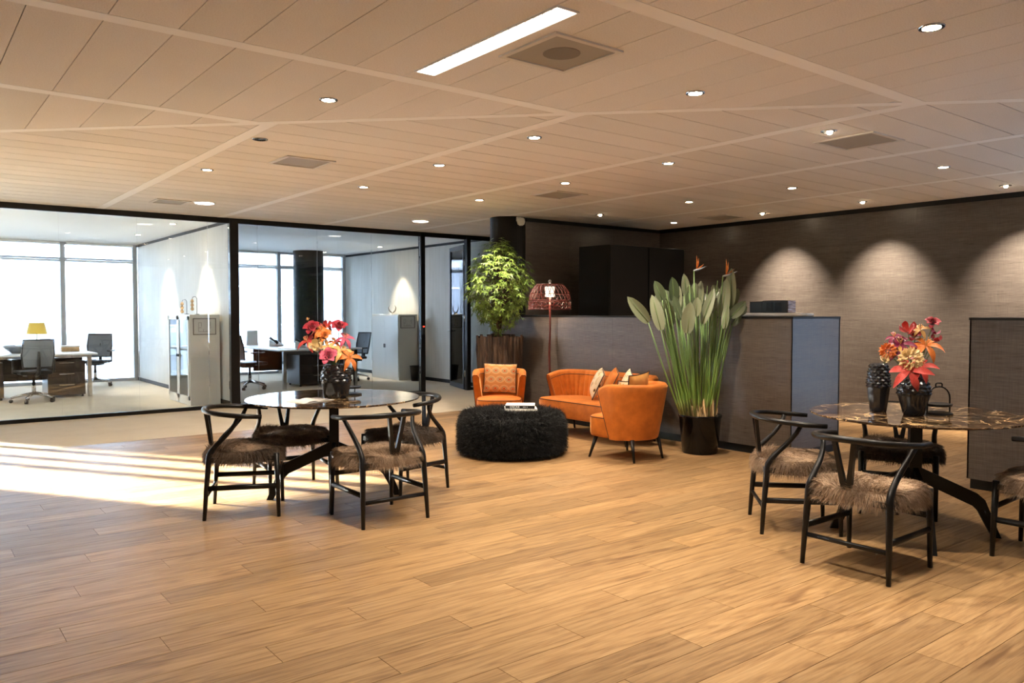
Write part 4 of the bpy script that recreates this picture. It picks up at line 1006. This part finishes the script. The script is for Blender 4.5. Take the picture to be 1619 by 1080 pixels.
def leaf_matrix():
    while True:
        d = Vector((rg.gauss(0, 1), rg.gauss(0, 1), rg.gauss(0, 1))).normalized(); rr = rg.uniform(.45, 1) ** .6
        z = d.z * rr; pin = 1.0 - .55 * max(0, z) ** 2 - .22 * max(0, -z) ** 1.5
        p = Vector((d.x * rr * FRX * pin, d.y * rr * FRX * pin, z * FRZ)) + Vector((0, 0, FZ - (TPH - .06)))
        p += Vector((rg.uniform(-.05, .05), rg.uniform(-.05, .05), rg.uniform(-.04, .04)))
        wp = p + Vector((TX, TY, TPH - .06))
        if (wp.xy - Vector((COLX, COLY))).length < .34: continue
        if wp.x > XC - .13 and wp.z < HC + .11: continue
        break
    nrm = (d * .8 + Vector((0, 0, .75)) + Vector((rg.uniform(-.5, .5), rg.uniform(-.5, .5), rg.uniform(-.3, .3)))).normalized()
    out = Vector((d.x, d.y, -.45 + rg.uniform(-.3, .3))); out = (out - nrm * out.dot(nrm)).normalized(); xx = out.cross(nrm)
    s_ = rg.uniform(.060, .098)
    mat = Matrix((( xx.x, out.x, nrm.x, p.x), (xx.y, out.y, nrm.y, p.y), (xx.z, out.z, nrm.z, p.z), (0, 0, 0, 1))) @ Matrix.Scale(s_, 4)
    return mat, d.dot(camdir), p
leaves = sorted([leaf_matrix() for _ in range(1050)], key=lambda q: -q[1])
for i, (mt, dc, p) in enumerate(leaves[:295]):
    o = bpy.data.objects.new('leaf', ml[0 if rg.random() < .6 else 1]); col.objects.link(o); o.parent = t; o.matrix_basis = mt
bm_ = MB()
for mt, dc, p in leaves[295:]:
    b = MB(); b.v = [tuple(v.co) for v in ml[1].vertices]; b.f = [tuple(f.vertices) for f in ml[1].polygons]; b.xf(mt); bm_.add(b.v, b.f)
o = bm_.build('far_leaves', 'maple_leaf', t); o['kind'] = 'stuff'
mb = MB()
for mt, dc, p in leaves[::6]:
    z = max(.2, p.z - .25); mb.tube([(0, .0, z), tuple(p * .5 + Vector((0, 0, z * .5)) + Vector((0, 0, .03))), tuple(p)], [.006, .004, .002], 5)
o = mb.build('twigs', 'bark_twig', t); o['kind'] = 'stuff'

# bird of paradise plant in a gloss black pot
BX, BY = 6.36, 5.07; BPH = .385
t = thing('plant_pot', 'tapered gloss black pot of the bird of paradise plant', 'pot', (BX, BY, 0))
MB().lathe([(.165, 0), (.175, .012), (.208, BPH - .03), (.215, BPH - .015), (.212, BPH), (.198, BPH), (.190, BPH - .03), (.185, BPH - .06)], 48, cap1=False).build('body', 'pot_gloss', t, smooth=True)
MB().lathe([(.01, BPH - .045), (.189, BPH - .045)], 32, cap1=False).build('soil', 'soil', t)
t = thing('bird_of_paradise_plant', 'tall bird of paradise plant with paddle leaves and two orange blooms', 'plant', (BX, BY, BPH - .05))
PB = Vector((BX, BY, BPH - .05)); PD = depth_of((BX, BY, 1.2)); rg = random.Random(21)
def blade(base, tip, wid, roll, bend):
    ax = tip - base; L = ax.length; ax.normalize(); tocam = (Vector((0, 0, CAM_H)) - (base + PB)).normalized()
    nrm = (tocam - ax * tocam.dot(ax)).normalized(); nrm = Matrix.Rotation(roll, 3, ax) @ nrm; sd = ax.cross(nrm); vs = []; n = 9
    for i in range(n):
        t_ = i / (n - 1); w_ = wid * (math.sin(math.pi * min(1, (t_ * .94 + .05)) ** .85)) ** .6 if i < n - 1 else .002
        c = base + ax * (L * t_) + nrm * (-bend * L * t_ * t_)
        for k, (a, b) in enumerate(((-1, .35), (-.5, .16), (0, 0), (.5, .16), (1, .35))): vs.append(c + sd * (a * w_) + nrm * (b * w_))
    return MB().add(vs, [(i * 5 + j, i * 5 + j + 1, i * 5 + 6 + j, i * 5 + 5 + j) for i in range(n - 1) for j in range(4)])
def clear(mb):   # foliage stops short of the counter front behind it
    mb.v = [(min(x_, XC - .012 - PB.x), y_, z_) if z_ + PB.z < HC + .03 else (x_, y_, z_) for x_, y_, z_ in mb.v]; return mb
def stalk(base_local, top_local, r0=.011, r1=.006):
    mid = base_local.lerp(top_local, .5); mid += Vector((base_local.x - top_local.x, base_local.y - top_local.y, 0)) * -.04
    return clear(MB().tube(bez(base_local, base_local.lerp(mid, .6), mid, top_local, 6), [r0, r0 * .95, r0 * .85, r0 * .75, (r0 * .6 + r1 * .4), r1], 7))
LV = [((1025, 510), (992.6, 469), 10, -.04), ((1045, 522), (1031, 466), 10.5, -.06), ((1063, 513), (1052, 472), 8, .0), ((1087, 527), (1092.5, 477), 11, -.16), ((1076, 506), (1065, 467), 6, .06), ((1047, 475), (1035, 444), 9, .08),
      ((1066, 475), (1063, 438), 9, .12), ((1090, 483), (1091, 451), 8, .0), ((1106, 486), (1107, 443), 7, .1), ((1110, 512), (1129.5, 455), 8, -.1), ((1124, 495), (1137, 455), 7, -.02), ((1141, 502), (1149, 440), 10, .03), ((1156, 484), (1155, 424), 10, .05),
      ((1155, 502), (1180, 476), 9, -.02), ((1157, 515), (1181, 485), 7, .05), ((1158, 489), (1167, 455), 9, .12), ((1085, 470), (1082, 433), 7, .14), ((1058, 489), (1052, 457), 10, .1), ((1114, 480), (1112, 462), 6, .08), ((1125, 515), (1127, 487), 7, .1),
      ((1076, 500), (1085, 465), 9, .1), ((1100, 500), (1103, 470), 8, -.12), ((1050, 505), (1043, 450), 8, .15), ((1135, 470), (1127, 450), 7, .16), ((1145, 500), (1140, 460), 8, .1), ((1095, 505), (1088, 460), 9, -.1), ((1070, 498), (1073, 452), 9, .13), ((1103, 478), (1098, 446), 8, .12), ((1132, 492), (1133, 458), 9, .08), ((1062, 520), (1058, 486), 7, .05), ((1116, 505), (1118, 470), 8, .13), ((1148, 475), (1160, 447), 8, .1), ((1040, 492), (1045, 452), 8, .12), ((1146, 520), (1150, 480), 7, -.05)]
for i, (b_, tp, wd, dd) in enumerate(LV):
    dep = PD + dd * .9
    bl = at_depth(*b_, dep) - PB; tl = at_depth(*tp, dep + rg.uniform(-.05, .05)) - PB
    if (bl + PB).x > XC - .05: bl.x = XC - .06 - PB.x
    bm_ = clear(blade(bl, tl, wd * dep / F_PX, rg.uniform(-.5, .5), rg.uniform(-.05, .12))); lo_ = bm_.build('leaf', 'strelitzia_leaf', t, smooth=True)
    clear(MB().tube([tuple(bl), tuple(bl.lerp(tl, .5)), tuple(bl.lerp(tl, .93))], [.005, .0035, .0015], 5)).build('midrib', 'strelitzia_stalk', lo_, smooth=True)
    a = rg.uniform(0, 6.28); rr = rg.uniform(.03, .13); lat = max(-.14, min(.14, (bl.dot(_rt)) * .35)); root = _rt * lat + Vector((math.cos(a) * .05, math.sin(a) * .05, 0))
    stalk(root, bl).build('stalk', 'strelitzia_stalk', t, smooth=True)
for i in range(20):   # bare shoots and rolled young leaves
    u = rg.uniform(1050, 1150); v = rg.uniform(430, 520); dep = PD + rg.uniform(-.13, .1); tl = at_depth(u, v, dep) - PB
    if (tl + PB).x > XC - .04: tl.x = XC - .05 - PB.x
    lat = max(-.14, min(.14, tl.dot(_rt) * .4)); root = _rt * lat + Vector((rg.uniform(-.06, .06), rg.uniform(-.06, .06), 0)); stalk(root, tl, .010, .003).build('stalk', 'strelitzia_stalk', t, smooth=True)
def bloom(u, v, dep, sz, flip):
    p = at_depth(u, v, dep) - PB; rt = _rt * flip
    b = MB().tube([tuple(p), tuple(p + rt * .4 * sz + Vector((0, 0, .10 * sz))), tuple(p + rt * 1.2 * sz + Vector((0, 0, .42 * sz)))], [.012, .016, .001], 8, .7).build('bloom', 'facade_grey', t, smooth=True)
    for k, (dx, dz) in enumerate(((.25, 1.45), (.45, 1.2), (.95, .62))):
        s0 = p + rt * .25 * sz + Vector((0, 0, .1 * sz)); e = p + rt * dx * sz + Vector((0, 0, dz * sz)); MB().tube([tuple(s0), tuple(s0.lerp(e, .5) + rt * .05 * sz), tuple(e)], [.006, .012, .001], 6, .5).build('sepal', 'petal_orange', b, smooth=True)
    lat = max(-.1, min(.1, p.dot(_rt) * .4)); stalk(_rt * lat, p, .010, .006).build('stalk', 'strelitzia_stalk', t, smooth=True)
bloom(1097, 428, PD, .105, 1); bloom(1143, 437, PD + .02, .12, 1)
for i in range(46):
    a = rg.uniform(0, 6.28); rr = rg.uniform(.03, .15); p = Vector((rr * math.cos(a), rr * math.sin(a), 0)); h_ = rg.uniform(.10, .22); q = p * 1.15 + Vector((rg.uniform(-.05, .05), rg.uniform(-.05, .05), h_))
    b = blade(p, q, rg.uniform(.007, .016), rg.uniform(-1, 1), rg.uniform(-.5, .5)); b.build('dry_husk', 'dry_husk', t)

# ================================================================== OFFICES
def desk(x0, x1, y0, y1, label, peds):
    t = thing('office_desk', label, 'desk', (x0, y0, 0), 0, 'white bench desks in the offices'); W_, L_ = x1 - x0, y1 - y0; z = .725
    MB().box(0, W_, 0, L_, z - .028, z).build('worktop', 'white_laminate', t, bevel=.006)
    MB().box(.1, W_ - .1, L_ * .5 - .012, L_ * .5 + .012, .25, z - .03).build('modesty_panel', 'dark_wood_panel', t)
    for sx in (.12, W_ - .12):
        for sy in (.06, L_ - .06): MB().box(sx - .03, sx + .03, sy - .03, sy + .03, 0, z - .028).build('leg', 'chrome', t)
    MB().box(.12, W_ - .12, .05, .09, z - .07, z - .028).box(.12, W_ - .12, L_ - .09, L_ - .05, z - .07, z - .028).build('beam', 'chrome', t)
    return t
desk(-.6, 2.70, 14.72, 16.35, 'white bench desk with dark drawer unit beside the yellow lamp', [])
desk(5.45, 7.10, 13.75, 16.9, 'white bench desk with two telephones in the office with the dark column', [])
def pedestal(x, y, w_, d_, label):
    t = thing('drawer_pedestal', label, 'drawer unit', (x, y, 0), 0, 'dark drawer units under the office desks')
    MB().box(0, w_, 0, d_, .04, .60).build('body', 'dark_wood_panel', t, bevel=.004)
    for i in range(3): dwr = MB().box(.006, w_ - .006, -.014, 0, .05 + i * .183, .225 + i * .183).build('drawer', 'dark_wood_panel', t); MB().box(w_ * .3, w_ * .7, -.02, -.014, .20 + i * .183, .212 + i * .183).build('handle', 'chrome', dwr)
    for sx in (.04, w_ - .04):
        for sy in (.05, d_ - .05): MB().lathe([(.02, 0), (.02, .04)], 10, (sx, sy)).build('castor', 'black_plastic', t)
pedestal(1.97, 14.80, .55, .62, 'dark drawer unit under the desk with the yellow lamp'); pedestal(.95, 14.85, .42, .6, 'dark drawer unit behind the mesh office chair')
pedestal(6.0, 14.15, .9, .6, 'wide dark drawer unit under the two telephone desk'); 
def make_office_chair(label):
    t = thing('office_chair', label, 'office chair', (0, 0, 0), 0, 'grey mesh office chairs')
    for k in range(5):
        a = R(72 * k + 20); c, s_ = math.cos(a), math.sin(a)
        lg = MB().tube([(.03 * c, .03 * s_, .135), (.18 * c, .18 * s_, .11), (.31 * c, .31 * s_, .075)], [.026, .020, .015], 8).build('base_leg', 'chrome', t, smooth=True)
        MB().tube([(.31 * c - .022 * s_, .31 * s_ + .022 * c, .03), (.31 * c + .022 * s_, .31 * s_ - .022 * c, .03)], .03, 12).build('castor', 'black_plastic', lg, smooth=True)
    MB().lathe([(.03, .11), (.028, .30), (.02, .30), (.02, .42)], 14).build('gas_column', 'chrome', t, smooth=True)
    MB().box(-.12, .12, -.14, .12, .40, .44).build('mechanism', 'black_plastic', t)
    MB().prism([(-.22, -.20), (.22, -.20), (.25, .1), (.23, .24), (-.23, .24), (-.25, .1)], .44, .50).build('seat', 'black_plastic', t, bevel=.02)
    back = [(-.20, -.22, .55), (-.225, -.25, .75), (-.21, -.30, .98), (.21, -.30, .98), (.225, -.25, .75), (.20, -.22, .55), (-.20, -.22, .55)]
    MB().tube(back, .013, 8).build('back_frame', 'black_plastic', t, smooth=True)
    MB().grid(lambda a, b: ((a - .5) * (.40 + .03 * math.sin(math.pi * b)), -.222 - .078 * b + .03 * math.sin(math.pi * a) * -.6, .56 + .41 * b), 7, 7).build('mesh_back', 'mesh_grey', t, smooth=True)
    MB().tube([(0, -.12, .42), (0, -.27, .46), (0, -.285, .62), (0, -.30, .80)], [.03, .03, .025, .018], 8).build('back_spine', 'black_plastic', t, smooth=True)
    for sx in (-1, 1): ar = MB().tube([(sx * .22, -.02, .45), (sx * .29, -.02, .47), (sx * .29, -.03, .66)], .014, 8).build('arm_post', 'black_plastic', t, smooth=True); MB().box(sx * .29 - .035, sx * .29 + .035, -.14, .12, .66, .685).build('arm_pad', 'black_plastic', ar, bevel=.008)
    return t
oc = make_office_chair('grey mesh office chair with its back to the glass, before the yellow lamp desk')
oc.location = (1.72, 14.35, 0); oc.rotation_euler = (0, 0, R(8))
dup(oc, (3.02, 16.75, 0), R(150), 'grey mesh office chair beyond the drawer unit, by the window')
dup(oc, (5.13, 14.35, 0), R(-78), 'grey mesh office chair on the post side of the telephone desk')
dup(oc, (5.05, 15.75, 0), R(-85), 'grey mesh office chair half hidden behind the black glass wall post')
dup(oc, (7.48, 14.9, 0), R(98), 'grey mesh office chair between telephone desk and white tambour cabinet')
# cabinets
t = thing('glazed_cabinet', 'cream cabinet with open glazed shelves and a framed plan on its side', 'cabinet', (3.50, 12.30, 0)); w_, d_, h_ = .44, 1.15, 1.37
MB().box(0, w_, 0, .02, 0, h_).box(0, w_, d_ - .02, d_, 0, h_).box(w_ - .02, w_, .02, d_ - .02, 0, h_).box(0, w_, .02, d_ - .02, h_ - .02, h_).box(0, w_, .02, d_ - .02, 0, .08).build('body', 'cabinet_white', t)
for z in (.45, .85): MB().box(.03, w_ - .02, .02, d_ - .02, z, z + .02).build('shelf', 'cabinet_white', t)
for y0, y1 in ((.02, .575), (.577, d_ - .02)):
    dd_ = MB().box(-.018, 0, y0, y0 + .06, .08, h_ - .02).box(-.018, 0, y1 - .06, y1, .08, h_ - .02).box(-.018, 0, y0, y1, .08, .14).box(-.018, 0, y0, y1, h_ - .08, h_ - .02).build('door', 'cabinet_white', t)
    MB().box(-.012, -.006, y0 + .06, y1 - .06, .14, h_ - .08).build('pane', 'cabinet_glass', dd_); MB().box(-.035, -.018, (y1 - .05 if y0 < .1 else y0 + .03), (y1 - .03 if y0 < .1 else y0 + .05), .72, .76).build('handle', 'black_plastic', dd_)
t = thing('tambour_cabinet', 'white two door tambour cabinet against the pale partition with a framed plan', 'cabinet', (8.19, 14.25, 0)); w_, d_, h_ = .44, 1.15, 1.36
MB().box(0, w_, 0, d_, 0, h_).build('body', 'cabinet_white', t, bevel=.004)
for y0, y1 in ((.015, .572), (.578, d_ - .015)): dd_ = MB().box(-.012, 0, y0, y1, .06, h_ - .03).build('door', 'white_laminate', t); MB().box(-.022, -.012, (y1 - .03 if y0 < .1 else y0 + .01), (y1 - .01 if y0 < .1 else y0 + .03), .66, .74).build('lock', 'black_plastic', dd_)
def plan_picture(x, y, z, label):
    t = thing('framed_plan', label, 'picture', (x, y, z)); a, b = .17, .125
    MB().box(-a, a, -.012, -.001, -b, -b + .012).box(-a, a, -.012, -.001, b - .012, b).box(-a, -a + .012, -.012, -.001, -b, b).box(a - .012, a, -.012, -.001, -b, b).build('frame', 'vent_dark', t)
    MB().box(-a + .012, a - .012, -.006, -.001, -b + .012, b - .012).build('sheet', 'picture_mat', t)
    mb = MB()
    for x0, x1, z0, z1 in ((-.09, -.085, -.08, .06), (-.09, .09, -.08, -.075), (.085, .09, -.03, .07), (-.09, -.05, .055, .06), (-.05, -.045, .0, .06), (-.02, -.015, -.08, -.04), (.03, .035, -.08, -.05), (-.09, -.045, -.02, -.015), (.05, .09, .02, .025)): mb.box(x0, x1, -.0068, -.006, z0, z1)
    mb.build('plan_lines', 'picture_line', t)
plan_picture(3.715, 12.30, 1.19, 'framed floor plan on the side of the glazed cream cabinet'); plan_picture(8.40, 14.25, 1.20, 'framed floor plan on the side of the white tambour cabinet')
def trinket(x, y, z, h_, label):
    t = thing('hanging_ornament', label, 'ornament', (x, y, z), 0, 'ornaments on wire stands atop the glazed cabinet')
    MB().lathe([(.035, 0), (.035, .008)], 16).build('foot', 'black_metal', t); MB().tube([(0, 0, 0), (0, 0, h_ - .03), (-.02, 0, h_), (-.06, 0, h_ - .01), (-.07, 0, h_ - .04)], .004, 6).build('wire', 'black_metal', t, smooth=True)
    for k in range(3): MB().lathe([(.012, 0), (.028, .02), (.022, .045), (.008, .06)], 8, (-.07, 0)).build('bead', 'tan', t, loc=(0, 0, h_ - .10 - .06 * k))
trinket(3.70, 13.15, 1.37, .24, 'beaded ornament on a wire stand at the window end of the glazed cabinet'); trinket(3.74, 12.75, 1.37, .28, 'beaded ornament on a taller wire stand nearer the glass wall')
t = thing('horn_ornament', 'small curved horn ornament on the white tambour cabinet', 'ornament', (8.38, 14.85, 1.36))
MB().box(-.04, .04, -.04, .04, 0, .03).build('foot', 'cabinet_white', t)
for sx in (-1, 1): MB().tube([(sx * .008, -sx * .006, .03), (sx * .05, -sx * .04, .08), (sx * .06, -sx * .05, .14), (sx * .04, -sx * .03, .20)], [.012, .014, .010, .002], 8).build('horn', 'vent_dark', t, smooth=True)
t = thing('waste_bin', 'dark grey round waste bin beside the tambour cabinet', 'bin', (8.42, 13.95, 0)); MB().lathe([(.10, 0), (.13, .30), (.135, .31), (.12, .31), (.10, .02)], 24).build('body', 'black_plastic', t, smooth=True); MB().lathe([(.136, .295), (.138, .312), (.125, .312)], 24, cap0=False, cap1=False).build('rim', 'black_plastic', t)
DZ = .725
t = thing('desk_lamp', 'white desk lamp with a yellow drum shade', 'lamp', (1.93, 15.6, DZ)); MB().lathe([(.07, 0), (.07, .015), (.015, .02)], 24).build('base', 'white_plastic', t); MB().tube([(0, 0, .02), (0, 0, .33)], .011, 8).build('pole', 'white_plastic', t); MB().lathe([(.155, .31), (.115, .50)], 28, cap0=False).build('shade', 'yellow_shade', t, smooth=True)
def phone(x, y, rz, label):
    t = thing('desk_telephone', label, 'telephone', (x, y, DZ), rz, 'office desk telephones')
    MB().add([(-.1, -.1, 0), (.1, -.1, 0), (.1, .1, 0), (-.1, .1, 0), (-.1, -.1, .03), (.1, -.1, .03), (.1, .1, .13), (-.1, .1, .13)], [(3, 2, 1, 0), (4, 5, 6, 7), (0, 1, 5, 4), (1, 2, 6, 5), (2, 3, 7, 6), (3, 0, 4, 7)]).build('body', 'white_plastic', t)
    MB().tube([(-.075, -.09, .065), (-.075, 0, .12), (-.075, .09, .165)], [.028, .016, .028], 8).build('handset', 'black_plastic', t, smooth=True)
    MB().add([(-.03, .02, .094), (.085, .02, .094), (.085, .08, .124), (-.03, .08, .124)], [(0, 1, 2, 3)]).build('screen', 'black_paint', t)
phone(6.05, 15.4, R(30), 'white desk telephone on the dark column end of the telephone desk'); phone(6.15, 14.35, R(40), 'white desk telephone near the flower vase side of the telephone desk')
t = thing('paper_stand', 'white card standing on the telephone desk before the window', 'card', (5.9, 16.3, DZ)); MB().add([(-.11, 0, 0), (.11, 0, 0), (.11, .03, .30), (-.11, .03, .30), (-.11, .08, 0), (.11, .08, 0)], [(0, 1, 2, 3), (5, 4, 3, 2), (0, 4, 5, 1)]).build('card', 'paper', t)
t = thing('paper_sheet', 'loose papers lying on the telephone desk edge', 'paper', (5.75, 14.15, DZ)); MB().box(-.15, .15, -.1, .1, 0, .004).build('sheet', 'paper', t); MB().box(-.12, .10, -.08, .12, .004, .007).build('sheet', 'picture_mat', t)
t = thing('fruit_bowl', 'grey wide bowl on the yellow lamp desk', 'bowl', (1.62, 15.35, DZ)); MB().lathe([(.08, 0), (.20, .10), (.23, .12), (.21, .12), (.07, .02)], 28).build('body', 'mesh_grey', t, smooth=True); MB().lathe([(.232, .115), (.235, .125), (.21, .125)], 28, cap0=False, cap1=False).build('rim', 'chrome', t)
t = thing('letter_box', 'low tan card box at the desk edge beside the mullion', 'box', (2.42, 15.6, DZ)); MB().box(-.14, .14, -.1, .1, 0, .09).build('body', 'tan', t, bevel=.004); MB().box(-.145, .145, -.105, .105, .075, .1).build('lid', 'picture_mat', t)
